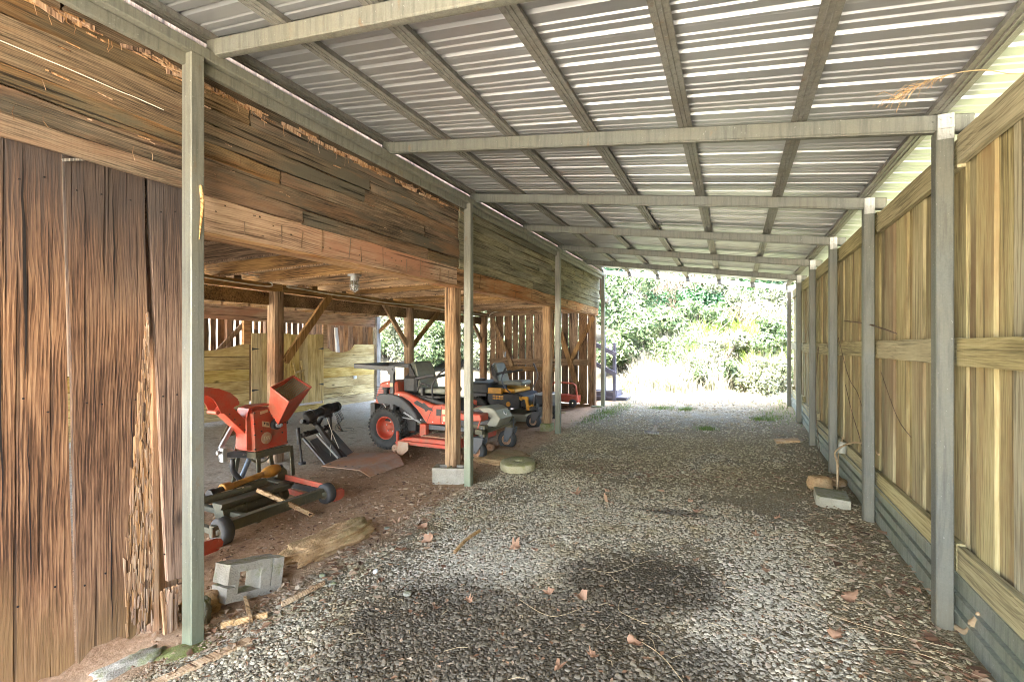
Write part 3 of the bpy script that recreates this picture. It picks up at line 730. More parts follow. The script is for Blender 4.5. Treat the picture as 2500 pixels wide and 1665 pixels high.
tag(bpart(mb, 'cut_marks', 'endboard'), kind='stuff')
# near boards
def near_board(y0, y1, dl, dr, z0, rag):
    mb = MB(); zt = 2.47; nz = 26; ny = 6; t = .028; vs = []; fs = []; ph = random.uniform(0, 50)
    for i in range(nz + 1):
        a = i / nz; z = lerp(zt, z0, a)
        ya = lerp(y0, y0 + dl, a) + .006 * mnoise.noise(V((z * 2, ph, 1))); yb = lerp(y1, y1 + dr, a) + .006 * mnoise.noise(V((z * 2, ph, 3)))
        for j in range(ny + 1):
            zz = z + (random.uniform(0, rag) if i == nz else 0)
            for sd in (0, 1): vs.append((-2.972 - sd * t + .004 * mnoise.noise(V((z, j * .4, ph))), lerp(ya, yb, j / ny), zz))
    def ix(i, j, s): return (i * (ny + 1) + j) * 2 + s
    for i in range(nz):
        for j in range(ny):
            fs.append((ix(i, j, 0), ix(i + 1, j, 0), ix(i + 1, j + 1, 0), ix(i, j + 1, 0))); fs.append((ix(i, j, 1), ix(i, j + 1, 1), ix(i + 1, j + 1, 1), ix(i + 1, j, 1)))
        fs.append((ix(i, 0, 0), ix(i, 0, 1), ix(i + 1, 0, 1), ix(i + 1, 0, 0))); fs.append((ix(i, ny, 0), ix(i + 1, ny, 0), ix(i + 1, ny, 1), ix(i, ny, 1)))
    for j in range(ny):
        fs.append((ix(nz, j, 0), ix(nz, j, 1), ix(nz, j + 1, 1), ix(nz, j + 1, 0))); fs.append((ix(0, j, 0), ix(0, j + 1, 0), ix(0, j + 1, 1), ix(0, j, 1)))
    mb.add(vs, fs); return mb
yb = -2.3
while yb < .45:
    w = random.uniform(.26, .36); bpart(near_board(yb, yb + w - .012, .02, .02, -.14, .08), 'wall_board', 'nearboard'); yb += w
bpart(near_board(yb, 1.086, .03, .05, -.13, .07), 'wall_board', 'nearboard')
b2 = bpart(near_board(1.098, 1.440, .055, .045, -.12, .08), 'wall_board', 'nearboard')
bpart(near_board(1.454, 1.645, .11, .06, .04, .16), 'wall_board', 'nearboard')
mb = MB()
for (y, z0, z1, w_) in ((.945, 2.44, 1.35, .006), (.95, 1.2, .3, .003), (1.03, 2.1, 1.5, .002), (1.17, 2.4, 1.9, .003), (1.26, .7, -.05, .003), (1.29, 2.43, 1.7, .004), (1.36, 1.3, .6, .003), (1.20, 1.5, 1.0, .002), (1.53, 2.4, 1.6, .003), (1.56, 1.0, .2, .003), (.86, 1.8, .7, .004), (1.40, .5, -.1, .005)):
    n_ = 9; L = [(y + .03 * (2.44 - lerp(z0, z1, q / n_)) / 2.5 + .006 * mnoise.noise(V((y * 40, q * .8, 0))), lerp(z0, z1, q / n_), w_ * math.sin(PI * (q + .3) / (n_ + .6))) for q in range(n_ + 1)]
    mb.add([(-2.9655, a - w, z) for a, z, w in L] + [(-2.9655, a + w, z) for a, z, w in L], [(q, q + 1, n_ + 2 + q, n_ + 1 + q) for q in range(n_)])
for y in (.93, 1.04, 1.14, 1.24, 1.36, 1.50, 1.60):
    for z in (2.3, 1.22, .32):
        yy = y + .03 * (2.44 - z) / 2.5 + random.gauss(0, .012); zz = z + random.gauss(0, .02); mb.cyl((-2.968, yy, zz), (-2.963, yy, zz), .0045, n=8)
M['crackdark'] = plain('deep_crack', (.012, .008, .006), .95, 0, 30, .3, 0)
tag(bpart(mb, 'cracks_and_nails', 'crackdark'), kind='stuff')
# rotted strip on the edge of that board
mb = MB()
for q in range(420):
    z = random.uniform(-.1, 1.55); hw = interp(z, [-.1, .3, .8, 1.2, 1.55], [.14, .13, .09, .045, .01]); yc = 1.487 - .045 * (z + .1) / 2.5
    y = yc - random.uniform(.003, hw); L = random.uniform(.05, .2)
    mb.plank((-2.969 + random.uniform(0, .005), y, z), (-2.966 + random.uniform(0, .004), y + random.gauss(0, .004), z + L), random.uniform(.003, .010), .005, (0, 1, 0), 3, .006, ragged0=.02, ragged1=.02)
mb.build('rotted_edge', M['rot'], b2, True)
mb = MB()
for q in range(16):
    y = random.uniform(1.53, 1.63); mb.plank((-2.965 + random.uniform(-.02, .01), y, -.16), (-2.965 + random.uniform(-.02, .01), y + random.gauss(0, .006), random.uniform(.0, .12)), random.uniform(.012, .03), .014, (0, 1, 0), 4, .008, ragged1=.03)
bpart(mb, 'rotted_stub', 'rot')
mb = MB(); mb.plank((-2.955, 1.083, 2.41), (-2.945, 1.235, 2.475), .012, .012, (0, 0, 1), 3, .003); bpart(mb, 'splinter', 'greywood')
# posts along the open front
def round_post(x, y, z0, z1, r, mat, n=14, sq=1.0):
    mb = MB(); vs = []; fs = []; nz = 18; ph = random.uniform(0, 90)
    for i in range(nz + 1):
        z = lerp(z0, z1, i / nz)
        for k_ in range(n):
            g = 2 * PI * k_ / n + .3; e = 1 / max(abs(math.cos(g - .3)), abs(math.sin(g - .3))); rr = r * lerp(1, e, sq) * (1 + .07 * mnoise.noise(V((math.cos(g) * 1.6, math.sin(g) * 1.6, z * .9 + ph))) + .03 * mnoise.noise(V((math.cos(g) * 7, math.sin(g) * 7, z * 1.5 + ph))))
            vs.append((x + rr * math.cos(g - .3), y + rr * math.sin(g - .3), z))
    for i in range(nz):
        for k_ in range(n): fs.append((i * n + k_, i * n + (k_ + 1) % n, (i + 1) * n + (k_ + 1) % n, (i + 1) * n + k_))
    fs.append(tuple(reversed(range(n)))); fs.append(tuple(nz * n + k_ for k_ in range(n)))
    mb.add(vs, fs); return mb
for (x, y, z0, r) in ((-3.11, 4.80, .0, .082), (-3.10, 7.97, .09, .08), (-3.06, 10.86, .0, .08), (-3.12, 1.60, -.25, .07)):
    bpart(round_post(x, y, z0, 2.24 if y < 5 else 2.28, r, '', 20, .75), 'post', 'postwood')
for y in (-1.5, 1.5, 4.56, 7.62, 10.7):
    bpart(round_post(-6.0 if y < 10 else -5.98, y, -.25, 2.3, .098 if y < 5 else .088, '', 18, .35), 'post', 'postwood')
# girder with its doubling
mb = MB()
for a, b in ((-2.3, 1.5), (1.505, 4.60), (4.605, 7.65), (7.655, 11)): mb.plank((-5.945, a, 2.345), (-5.945, b, 2.345), .11, .07, (0, 0, 1), 12, .008)
bpart(mb, 'girder', 'girder')
mb = MB()
for a, b in ((-2.3, 4.46), (4.66, 7.53), (7.72, 11)): mb.plank((-6.04, a, 2.19), (-6.04, b, 2.19), .19, .07, (0, 0, 1), 12, .01)
bpart(mb, 'girder', 'joist')
# joists and loft floor
y = -1.75
while y < 10.8:
    for (xa, xb, off) in ((-3.12, -6.25, 0), (-5.85, -9.95, .06), (-9.6, -13.1, .0)):
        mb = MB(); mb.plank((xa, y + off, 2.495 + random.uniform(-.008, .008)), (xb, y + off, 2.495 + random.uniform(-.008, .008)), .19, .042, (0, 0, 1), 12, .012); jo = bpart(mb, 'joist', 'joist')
        mb = MB(); mb.plank((xa, y + off, 2.394), (xb, y + off, 2.394), .05, .014, (0, 1, 0), 12, .008); mb.build('lit_edge_strip', M['brace'], jo, True)  # added paler strip paints the light along the joist's lower edge
    y += .6
mb = MB()
y = -2.3
while y < 11: mb.plank((-3.0, y + .11, 2.615), (-13.2, y + .11, 2.615), .215, .024, (0, 1, 0), 6, .004); y += .22
bpart(mb, 'loft_floor', 'joist')
for y in (2.75, 3.35, 3.95, 4.9, 5.2, 5.8, 6.1, 7.0, 7.3): bpart(MB().box((-5.99, y - .05, 2.4), (-5.93, y + .05, 2.455)), 'spacer_block', 'girder')
def brace(p, q, w=.09, t=.05, up=(1, 0, 0)):
    mb = MB(); mb.plank(p, q, w, t, (V(q) - V(p)).cross(V(up)), 8, .006); bpart(mb, 'brace', 'brace')
brace((-5.93, 4.66, 1.28), (-5.93, 5.5, 2.34), .11, .05); brace((-6.0, 7.58, 1.5), (-5.95, 6.82, 2.3), .09); brace((-6.0, 7.72, 1.5), (-5.95, 8.62, 2.3), .09)
brace((-6.0, 10.66, 1.62), (-5.95, 9.98, 2.25), .09)
# end wall (y = 10.8): slatted boards with daylight between
gaps = [-5.9, -5.737, -5.48, -5.238, -5.054, -4.862, -4.624, -4.349, -4.05, -3.88, -3.691, -3.441, -3.207, -3.12]
mb = MB()
for a, b in zip(gaps[:-1], gaps[1:]):
    mb.plank(((a + b) / 2 + random.gauss(0, .004), 10.93, -.02 if a < -4.2 else .12), ((a + b) / 2, 10.93, 2.62), (b - a) - random.uniform(.018, .040), .022, (1, 0, 0), 14, .016)
bpart(mb, 'end_wall', 'endboard')
for z, x0, x1, h in ((2.38, -5.95, -3.1, .15), (1.12, -5.85, -3.1, .15), (.93, -5.85, -3.95, .12), (.03, -4.3, -3.1, .16)):
    mb = MB(); mb.plank((x0, 10.86, z), (x1, 10.86, z + (.03 if z > 2 else 0)), h, .07, (0, 0, 1), 10, .008); bpart(mb, 'rail', 'joist')
brace((-5.76, 10.79, 2.25), (-5.18, 10.79, 1.0), .10, .04, (0, 1, 0)); brace((-3.85, 10.79, 1.85), (-3.28, 10.79, .12), .12, .04, (0, 1, 0)); brace((-3.02, 10.80, 2.2), (-3.6, 10.80, 1.15), .10, .04, (0, 1, 0))
mb = MB(); mb.plank((-4.1, 10.80, 2.42), (-4.1, 10.80, 2.1), .1, .05, (1, 0, 0), 3); bpart(mb, 'hanger', 'brace')
# stalls along x = -10
SX = -10.0
mb = MB(); mb.plank((SX, 2.0, 2.24), (SX, 11.05, 2.26), .31, .05, (0, 0, 1), 20, .01); bpart(mb, 'stall_header', 'lintel')
def stall_panel(y0, y1, z0, z1, n, dip0, dip1):
    mb = MB(); mb.box((SX - .03, y0, z0 + .01), (SX - .018, y1, z1 - .16)); bpart(mb, 'stall_light_stop', 'endboard'); mb = MB(); h = (z1 - z0) / n  # added dark sheet blocks pinholes of daylight between the stall boards
    for i in range(n):
        a = z0 + h * i
        if i < n - 1: mb.plank((SX, y0, a + h / 2), (SX, y1, a + h / 2 + random.uniform(-.004, .004)), h - random.uniform(.008, .016), .028, (0, 0, 1), 12, .006)
        else:
            m = 24; top = []
            for q in range(m + 1):
                y = lerp(y0, y1, q / m); t = (y - dip0) / (dip1 - dip0)
                dz = -.13 * (math.sin(PI * min(1, max(0, t))) ** .55) if 0 < t < 1 else 0
                if t > 1.02 and dip1 < y1 - .4: dz = .1
                top.append((SX + .014, y, z1 + dz))
            mb.prism([(SX + .014, y0, a + .006)] + [(SX + .014, y1, a + .006)] + top[::-1], (-.028, 0, 0))
    return mb
bpart(stall_panel(2.0, 6.92, -.10, 1.55, 6, 5.2, 6.6), 'stall_panel', 'stallh')
bpart(stall_panel(9.05, 11.0, -.17, 1.47, 6, 9.2, 10.1), 'stall_panel', 'stallh')
mb = MB(); mb.plank((SX - .005, 6.95, -.06), (SX - .005, 9.05, -.1), .16, .03, (0, 0, 1), 8, .006); bpart(mb, 'threshold', 'stallh')
for y0, y1 in ((6.96, 7.99), (8.0, 9.03)):
    mb = MB(); n = 4
    for i in range(n):
        a = lerp(y0, y1, i / n); b = lerp(y0, y1, (i + 1) / n); mb.plank((SX + .02, (a + b) / 2, .05), (SX + .02, (a + b) / 2, 1.82 + random.uniform(-.01, .02)), b - a - .008, .025, (0, 1, 0), 8, .005)
    d = bpart(mb, 'stall_door', 'stallv')
    if y0 > 7.5:
        h = MB(); h.plank((SX + .07, 8.04, 1.1), (SX + .07, 8.15, .70), .05, .03, (0, 1, 0), 4, .01); h.plank((SX + .07, 8.27, 1.15), (SX + .07, 8.38, .62), .05, .03, (0, 1, 0), 4, .01); h.plank((SX + .09, 8.08, .86), (SX + .09, 8.36, .90), .05, .03, (0, 0, 1), 4, .008)
        h.build('latch', M['stallv'], d, True)
    hg = MB()
    for z in (.5, 1.45): hg.prism([(SX + .036, y0 + .01 if y0 < 7.5 else y1 - .01, z - .03), (SX + .036, y0 + .01 if y0 < 7.5 else y1 - .01, z + .03), (SX + .036, y0 + .2 if y0 < 7.5 else y1 - .2, z)], (.004, 0, 0))
    hg.build('hinge', M['black'], d, True)
for y, z0, z1, w in ((6.87, 1.55, 2.1, .16), (9.1, 1.45, 2.1, .14), (5.0, -.2, 2.1, .12), (7.1, 1.9, 2.1, .08)):
    mb = MB(); mb.plank((SX - .01, y, z0), (SX - .01, y, z1), w, .06, (0, 1, 0), 6, .006); bpart(mb, 'stall_stud', 'lintel')
mb = MB(); mb.plank((SX + .03, 11.1, -.3), (SX + .03, 11.1, 2.42), .16, .14, (0, 1, 0), 12, .008); bpart(mb, 'post', 'greywood')
brace((SX, 11.14, 1.9), (SX + .7, 11.14, 2.45), .1, .06, (0, 1, 0))
# back wall of the stalls: upright boards with gaps, posts and braces behind
mb = MB(); y = 2.0
while y < 11.2:
    w = random.uniform(.17, .27); mb.plank((-13.2, y + w / 2, -.3), (-13.2, y + w / 2, 2.62), w - random.uniform(.03, .075), .022, (0, 1, 0), 8, .014); y += w
bpart(mb, 'stall_back_wall', 'endboard')
mb = MB(); x = -13.2
while x < -10.05: mb.plank((x + .1, 11.25, -.3), (x + .1, 11.25, 2.62), .19, .022, (1, 0, 0), 6, .01); x += .21
bpart(mb, 'stall_end_wall', 'endboard')
brace((-13.0, 7.9, 1.2), (-13.0, 9.0, 2.35), .12); brace((-12.6, 10.4, 1.0), (-12.6, 9.6, 2.3), .10); brace((-12.4, 9.9, 1.1), (-12.4, 10.6, 2.3), .09)
mb = MB(); mb.plank((-12.9, 2, 1.62), (-12.9, 7, 1.62), .2, .05, (0, 0, 1), 10, .008); bpart(mb, 'rail', 'lintel')
for y in (6.2, 7.3, 8.4, 9.6): 
    mb = MB(); mb.plank((-13.05, y, -.2), (-13.05, y, 2.5), .13, .12, (0, 1, 0), 6, .008); bpart(mb, 'post', 'postwood')
mb = MB(); x = -13.1
while x < -3.2: mb.plank((x + .12, -2.3, 1.85), (x + .12, -2.3, 2.62), .235, .022, (1, 0, 0), 6, .01); x += .25
bpart(mb, 'near_end_light_block', 'endboard')  # unseen upper boards added to cut the sky light reaching the joists
mb = MB(); x = -6.6
while x < -3.2: mb.plank((x + .12, 1.15, 1.35), (x + .12, 1.15, 2.59), .235, .022, (1, 0, 0), 6, .01); x += .24
bpart(mb, 'added_light_block', 'endboard')  # unseen wall added to keep light from behind off the joist sides
# roof of the barn (above everything seen from inside)
for sgn, xe in ((1, -2.86), (-1, -13.6)):
    mb = MB(); mb.prism([(xe, -2.4, 3.62), (-8.1, -2.4, 4.9), (-8.1, -2.4, 4.98), (xe, -2.4, 3.70)], (0, 13.55, 0)); bpart(mb, 'roof', 'galvshade')
mb = MB(); mb.plank((-2.99, -2.3, 3.6), (-2.99, 11.0, 3.6), .25, .03, (0, 0, 1), 10, .006); bpart(mb, 'eave_board', 'sidewood')
for y in (-2.35, 11.08):
    mb = MB(); x = -13.1
    while x < -3.0:
        w = .25; zt = 3.6 + (min(x + 13.1, -3.0 - x) + .2) * .235; mb.plank((x + w / 2, y, 2.66), (x + w / 2, y, min(zt, 4.85)), w - .012, .022, (1, 0, 0), 6, .01); x += w
    bpart(mb, 'gable_wall', 'endboard')
# ------------------------------------------------------------------ machines
MR = Matrix(((1, 0, 0), (0, 0, -1), (0, 1, 0)))     # lathe axis towards -Y
ML = Matrix(((1, 0, 0), (0, 0, 1), (0, -1, 0)))     # lathe axis towards +Y

def wheel(par, name, c, side, Rr, W, rim, rimmat, lugs=0, dish=.06, hub=True, tread='treadrubber', rings=0):
    Mx = MR if side < 0 else ML; h = W / 2; mb = MB()
    prof = [(rim * .98, -h * .62), (rim * 1.05, -h * .8), (lerp(rim, Rr, .45), -h), (Rr * .93, -h * .88), (Rr * .985, -h * .6), (Rr, 0), (Rr * .985, h * .6), (Rr * .93, h * .88), (lerp(rim, Rr, .45), h), (rim * 1.05, h * .8), (rim * .98, h * .62)]
    mb.lathe(prof, 40, Mx, c)
    ty = mb.build(name, M['rubber'], par)
    lg = MB()
    for k_ in range(lugs):
        for row, off in ((-.62, 0), (-.2, .5), (.22, 0), (.64, .5)):
            g = 2 * PI * (k_ + off) / lugs; rr = Rr * (1.0 if abs(row) < .4 else .975); cc = V(c) + V((math.cos(g) * rr, row * h, math.sin(g) * rr))
            rad = V((math.cos(g), 0, math.sin(g))); tan = V((-math.sin(g), 0, math.cos(g)))
            lg.obox(cc, (Rr * .045, h * .19, Rr * .03), Matrix((tan, V((0, 1, 0)), rad)).transposed(), .003)
        g = 2 * PI * k_ / lugs
        for sd in (-1, 1):
            cc = V(c) + V((math.cos(g) * Rr * .93, sd * h * .92, math.sin(g) * Rr * .93)); rad = V((math.cos(g), 0, math.sin(g))); tan = V((-math.sin(g), 0, math.cos(g)))
            lg.obox(cc, (Rr * .04, h * .06, Rr * .045), Matrix((tan, V((0, 1, 0)), rad)).transposed(), .003)
    for k_ in range(rings):
        hh = lerp(-h * .55, h * .55, k_ / max(1, rings - 1)); lg.lathe([(Rr * .985, hh - h * .07), (Rr * 1.012, hh), (Rr * .985, hh + h * .07)], 32, Mx, c)
    if lg.v: lg.build('tread', M[tread], ty)
    rm = MB(); rm.lathe([(rim * 1.04, h * .72), (rim * 1.0, h * .80), (rim * .94, h * .74), (rim * .90, h * .60), (rim * .86, h * .55 - dish * .3), (rim * .84, h * .55 - dish), (rim * .35, h * .55 - dish * 1.1), (rim * .3, h * .55 - dish * .7), (rim * .12, h * .55 - dish * .6), (0.001, h * .55 - dish * .6)], 32, Mx, c)
    rm.lathe([(rim * 1.02, -h * .72), (rim * .9, -h * .6), (rim * .5, -h * .4), (.001, -h * .4)], 24, Mx, c)
    ro = rm.build('rim', M[rimmat], ty)
    if hub:
        hb_ = MB()
        for q in range(5):
            g = 2 * PI * q / 5 + .3; p = V(c) + Mx @ V((rim * .45 * math.cos(g), rim * .45 * math.sin(g), h * .55 - dish * 1.1)); hb_.cyl(p, p + Mx @ V((0, 0, .018)), .012, n=6, smooth=False)
        hb_.build('lug_nuts', M['steel'], ty)
    return ty

def caster(par, x, y, side, Rr=.15, W=.11, armx=.09):
    wheel(par, 'caster_wheel', (x, y, Rr), side, Rr, W, Rr * .52, 'rust', dish=.02, hub=False, rings=5)
    f = MB()
    for sd in (-1, 1): f.prism([(x + .03, y + sd * (W / 2 + .016), Rr - .03), (x - .035, y + sd * (W / 2 + .016), Rr - .03), (x - .01, y + sd * (W / 2 + .016), Rr * 2 + .05), (x + armx + .05, y + sd * (W / 2 + .016), Rr * 2 + .05), (x + armx + .04, y + sd * (W / 2 + .016), Rr * 2 - .02)], (0, .008, 0))
    f.box((x - .02, y - W / 2 - .022, Rr * 2 + .045), (x + armx + .06, y + W / 2 + .03, Rr * 2 + .056), .003)
    f.cyl((x + armx, y, Rr * 2 + .05), (x + armx, y, Rr * 2 + .2), .03, n=14); f.cyl((x, y - W / 2 - .03, Rr), (x, y + W / 2 + .03, Rr), .012, n=8)
    f.build('caster_fork', M['charcoal'], par)

def seat(par, x0, x1, w, zc, lean, zt, mat, t=.11):
    s = MB(); c = [(x0, zc - t * .9), (x1 - .03, zc - t * .9), (x1, zc - t * .5), (x1 - .02, zc - .01), (x1 - .12, zc), (x0 + .1, zc - .03), (x0, zc - .02)]
    s.prism([(px_, -w / 2, pz) for px_, pz in c], (0, w, 0), .02); so = s.build('seat_cushion', M[mat], par, bevel=.012)
    b = MB(); xb = x0 + .03
    b.prism([(xb + .03, -w / 2 + .01, zc - .03), (xb - lean * .55 + .035, -w / 2 + .0, lerp(zc, zt, .6)), (xb - lean + .03, -w / 2 + .05, zt - .02), (xb - lean - .02, -w / 2 + .06, zt), (xb - lean - .05, -w / 2 + .05, zt - .03), (xb - lean * .5 - .06, -w / 2, lerp(zc, zt, .5)), (xb - .05, -w / 2, zc - .02)], (0, w, 0), .03)
    b.build('seat_back', M[mat], par, bevel=.012)
    k_ = MB(); k_.prism([(xb - .052, -w / 2 - .006, zc - .06), (xb - lean * .5 - .062, -w / 2 - .006, lerp(zc, zt, .5)), (xb - lean - .052, -w / 2 + .03, zt - .04), (xb - lean - .075, -w / 2 + .03, zt - .05), (xb - lean * .5 - .10, -w / 2 - .006, lerp(zc, zt, .45)), (xb - .10, -w / 2 - .006, zc - .08)], (0, w + .012, 0), .006)
    for sd in (-1, 1): k_.prism([(xb - .06, sd * (w / 2 + .004), zc - .08), (xb + .0, sd * (w / 2 + .004), zc - .05), (xb - lean * .5 - .0, sd * (w / 2 + .004), lerp(zc, zt, .55)), (xb - lean - .02, sd * (w / 2 - .02), zt - .04), (xb - lean * .5 - .09, sd * (w / 2 + .004), lerp(zc, zt, .5))], (0, sd * .012, 0))
    k_.build('seat_shell', M['black'], par)
    for sd in (-1, 1):
        a = MB(); y = sd * (w / 2 + .05); a.tube(smoothpts([(xb - .03, y, zc + .13), (xb + .12, y, zc + .16), (xb + .28, y, zc + .19), (xb + .33, y, zc + .185)], 4), [.018] + [.024] * 10 + [.018, .012], 10); a.cyl((xb - .02, sd * w / 2, zc + .12), (xb - .02, y, zc + .13), .025, n=10)
        a.build('armrest', M['blackplastic'], par)

def lap_bar(par, pts, mat='black'):
    m = MB(); p = smoothpts(pts, 6); m.tube(p, .014, 10); n = len(p)
    o = m.build('lap_bar', M[mat], par)
    g = MB(); g.tube(p[int(n * .68):], .02, 10); g.build('grip', M['blackplastic'], o)

def mirror(f):
    for sd in (-1, 1): f(sd)

# ---- big red zero-turn mower
MW = thing('riding_mower', 'large red zero-turn riding mower with folded roll bar behind the concrete-footed post', 'mower', (-5.0, 6.18, -.13), 0.0)
for sd in (-1, 1): wheel(MW, 'rear_wheel', (0, sd * .325, .34), sd, .34, .27, .18, 'red', 34, .10)
caster(MW, 1.70, -.47, -1); caster(MW, 1.73, .46, -1)
mb = MB(); mb.box((1.72, -.56, .40), (1.84, .56, .47), .006); mb.box((.2, -.26, .40), (1.75, -.18, .48), .006); mb.box((.2, .18, .40), (1.75, .26, .48), .006)
for sd in (-1, 1): mb.box((1.74, sd * .44 - .05, .34), (1.84, sd * .44 + .05, .52), .005)
mb.build('frame', M['olive'], MW)
mb = MB(); mb.prism([(1.44, -.23, .70), (1.715, -.23, .745), (1.80, -.23, .735), (1.865, -.23, .70), (1.955, -.23, .585), (1.905, -.23, .485), (1.88, -.23, .46), (1.60, -.23, .46)], (0, .42, 0), .015)
nose = mb.build('nose_cover', M['silver'], MW)
mb = MB(); mb.prism([(1.43, -.236, .69), (1.60, -.236, .715), (1.80, -.236, .59), (1.72, -.236, .46), (1.5, -.236, .44)], (0, .005, 0)); mb.build('side_grille', M['black'], nose)
d_ = V((1.955 - 1.865, 0, .585 - .70)).normalized(); nn = V((-d_.z, 0, d_.x)); nn = nn if nn.x > 0 else -nn
Mq = Matrix((V((0, 1, 0)), nn.cross(V((0, 1, 0))), nn)).transposed(); cc = V((1.91, .01, .6425)) + nn * .002
mb = MB(); mb.lathe([(.042, 0), (.040, .006), (.001, .006)], 24, Mq, cc); em = mb.build('emblem', M['white'], nose)
mb = MB(); mb.obox(cc + Mq @ V((-.012, 0, .008)), (.006, .022, .001), Mq); mb.obox(cc + Mq @ V((.006, .008, .008)), (.018, .006, .001), Mq @ Matrix.Rotation(.6, 3, 'Z')); mb.obox(cc + Mq @ V((.006, -.008, .008)), (.018, .006, .001), Mq @ Matrix.Rotation(-.6, 3, 'Z')); mb.build('emblem_mark', M['black'], em)
mb = MB(); mb.box((1.20, .20, .56), (1.76, .44, .665), .015); mb.build('footboard', M['red'], MW)
mb = MB(); mb.box((1.20, -.44, .56), (1.76, -.20, .665), .015); mb.tube([(1.74, -.45, .66), (1.76, -.46, .60), (1.71, -.46, .45)], .012, 8); mb.build('footboard', M['red'], MW)
hood = [(-.25, .71), (-.20, .92), (-.15, 1.03), (-.11, 1.06), (.09, 1.10), (.20, 1.08), (.22, .90), (.1, .74), (-.09, .71)]
mb = MB(); mb.prism([(a, -.40, b) for a, b in hood], (0, .80, 0), .03); mb.build('engine_hood', M['red'], MW)
mb = MB(); mb.box((-.30, -.30, .42), (.15, .30, .74), .01); mb.box((-.32, -.42, .48), (-.22, .42, .72), .008); mb.cyl((.35, -.10, .36), (.35, .1, .36), .11); mb.box((.1, -.3, .3), (.5, .3, .56), .01); mb.build('engine', M['black'], MW)
fend = [(-.15, .82), (-.11, .87), (-.01, .895), (.17, .89), (.30, .86), (.42, .79), (.52, .71), (.62, .61), (.66, .52), (.60, .52), (.50, .63), (.36, .70), (.22, .745), (.06, .75), (-.10, .72)]
pan = [(.16, .885), (.19, .92), (.26, .932), (.37, .922), (.52, .88), (.68, .82), (.93, .755), (1.08, .745), (1.20, .75), (1.19, .47), (.80, .46), (.72, .55), (.62, .665), (.48, .78), (.34, .845), (.24, .865)]
dec = [(.526, .8), (.565, .776), (.629, .81), (.73, .764), (.756, .781), (.856, .714), (.899, .711), (.924, .662), (.843, .677), (.793, .644), (.768, .683), (.603, .746)]
for sd in (-1, 1):
    mb = MB(); mb.prism([(a, sd * .47, b) for a, b in fend], (0, -sd * .26, 0), .015); mb.build('fender', M['charcoal'], MW)
    mb = MB(); mb.prism([(a, sd * .43, b) for a, b in pan], (0, -sd * .10, 0), .02); po = mb.build('side_panel', M['red'], MW)
    mb = MB(); mb.prism([(a, sd * .4345, b) for a, b in dec], (0, sd * .002, 0)); mb.box((.985, sd * .4325, .60), (1.07, sd * .436, .70)); mb.build('decal', M['black'], po)
    mb = MB(); mb.prism([(.72, sd * .425, .45), (1.62, sd * .425, .45), (1.62, sd * .425, .40), (.78, sd * .425, .38)], (0, -sd * .05, 0)); mb.build('sill', M['charcoal'], MW)
    mb = MB(); y = sd * .40; mb.box((.09, y - .03, .50), (.165, y + .03, 1.27), .006); mb.prism([(.03, y - sd * -.034, 1.30), (.08, y + sd * .034, 1.33), (.20, y + sd * .034, 1.335), (.215, y + sd * .034, 1.26), (.17, y + sd * .034, 1.19), (.08, y + sd * .034, 1.19)], (0, sd * .008, 0)); mb.cyl((.15, y + sd * .04, 1.275), (.15, y + sd * .055, 1.275), .02, n=10)
    rp = mb.build('roll_bar_post', M['charcoal'], MW)
mb = MB(); mb.beam((.12, -.40, 1.285), (-.66, -.40, 1.315), .055, .075, b=.008); mb.beam((.12, .40, 1.285), (-.66, .40, 1.315), .055, .075, b=.008); mb.beam((-.64, -.43, 1.315), (-.64, .43, 1.315), .055, .075, b=.008); mb.build('roll_bar', M['charcoal'], MW)
mb = MB(); mb.cyl((.03, -.44, .88), (.03, -.44, .96), .04); mb.cyl((.03, -.44, .955), (.03, -.44, .985), .06, n=10, smooth=False); mb.build('filler_cap', M['black'], MW)
mb = MB(); mb.box((.24, -.30, .90), (.50, .30, 1.17), .04); mb.tube(smoothpts([(.26, -.2, 1.16), (.30, -.2, 1.20), (.38, -.2, 1.20), (.42, -.2, 1.16)], 4), .01, 6); mb.build('fuel_tank', M['blackplastic'], MW)
mb = MB(); mb.prism([(.2, -.33, .55), (.2, -.33, .90), (.45, -.33, .90), (1.02, -.33, .80), (1.2, -.33, .70), (1.45, -.33, .56), (1.45, -.33, .46), (.4, -.33, .46)], (0, .66, 0), .01); mb.box((.42, -.30, .84), (.95, .30, .875), .006); mb.build('body', M['black'], MW)
seat(MW, .50, 1.03, .50, 1.0, .17, 1.39, 'seat')
for sd in (-1, 1): lap_bar(MW, [(.83, sd * .31, .80), (.82, sd * .31, .98), (.83, sd * .31, 1.06), (.90, sd * .27, 1.19), (1.0, sd * .22, 1.29), (1.06, sd * .2, 1.345)])
mb = MB(); mb.prism([(.55, -.66, .17), (.55, -.66, .27), (.72, -.66, .29), (1.45, -.64, .29), (1.55, -.5, .27), (1.55, .6, .27), (.55, .6, .27)][:4] + [(1.45, -.66, .17)], (0, 1.28, 0), .01)
mb.box((.50, -.70, .20), (1.46, -.64, .235), .006); mb.prism([(.40, -.67, .20), (.58, -.67, .27), (.58, -.67, .16), (.44, -.67, .14)], (0, .06, 0)); mb.box((.72, -.50, .28), (.84, -.40, .47), .01); mb.box((.41, -.66, .2), (.44, -.62, .36), .004); dk = mb.build('mower_deck', M['redworn'], MW)
mb = MB(); mb.prism([(.48, -.70, .22), (.68, -.72, .22), (.70, -.74, .12), (.60, -.76, .03), (.50, -.75, .05)], (0, .012, 0)); mb.box((.8, -.55, .292), (1.4, .5, .31), .01); mb.build('discharge_chute', M['rust'], dk)
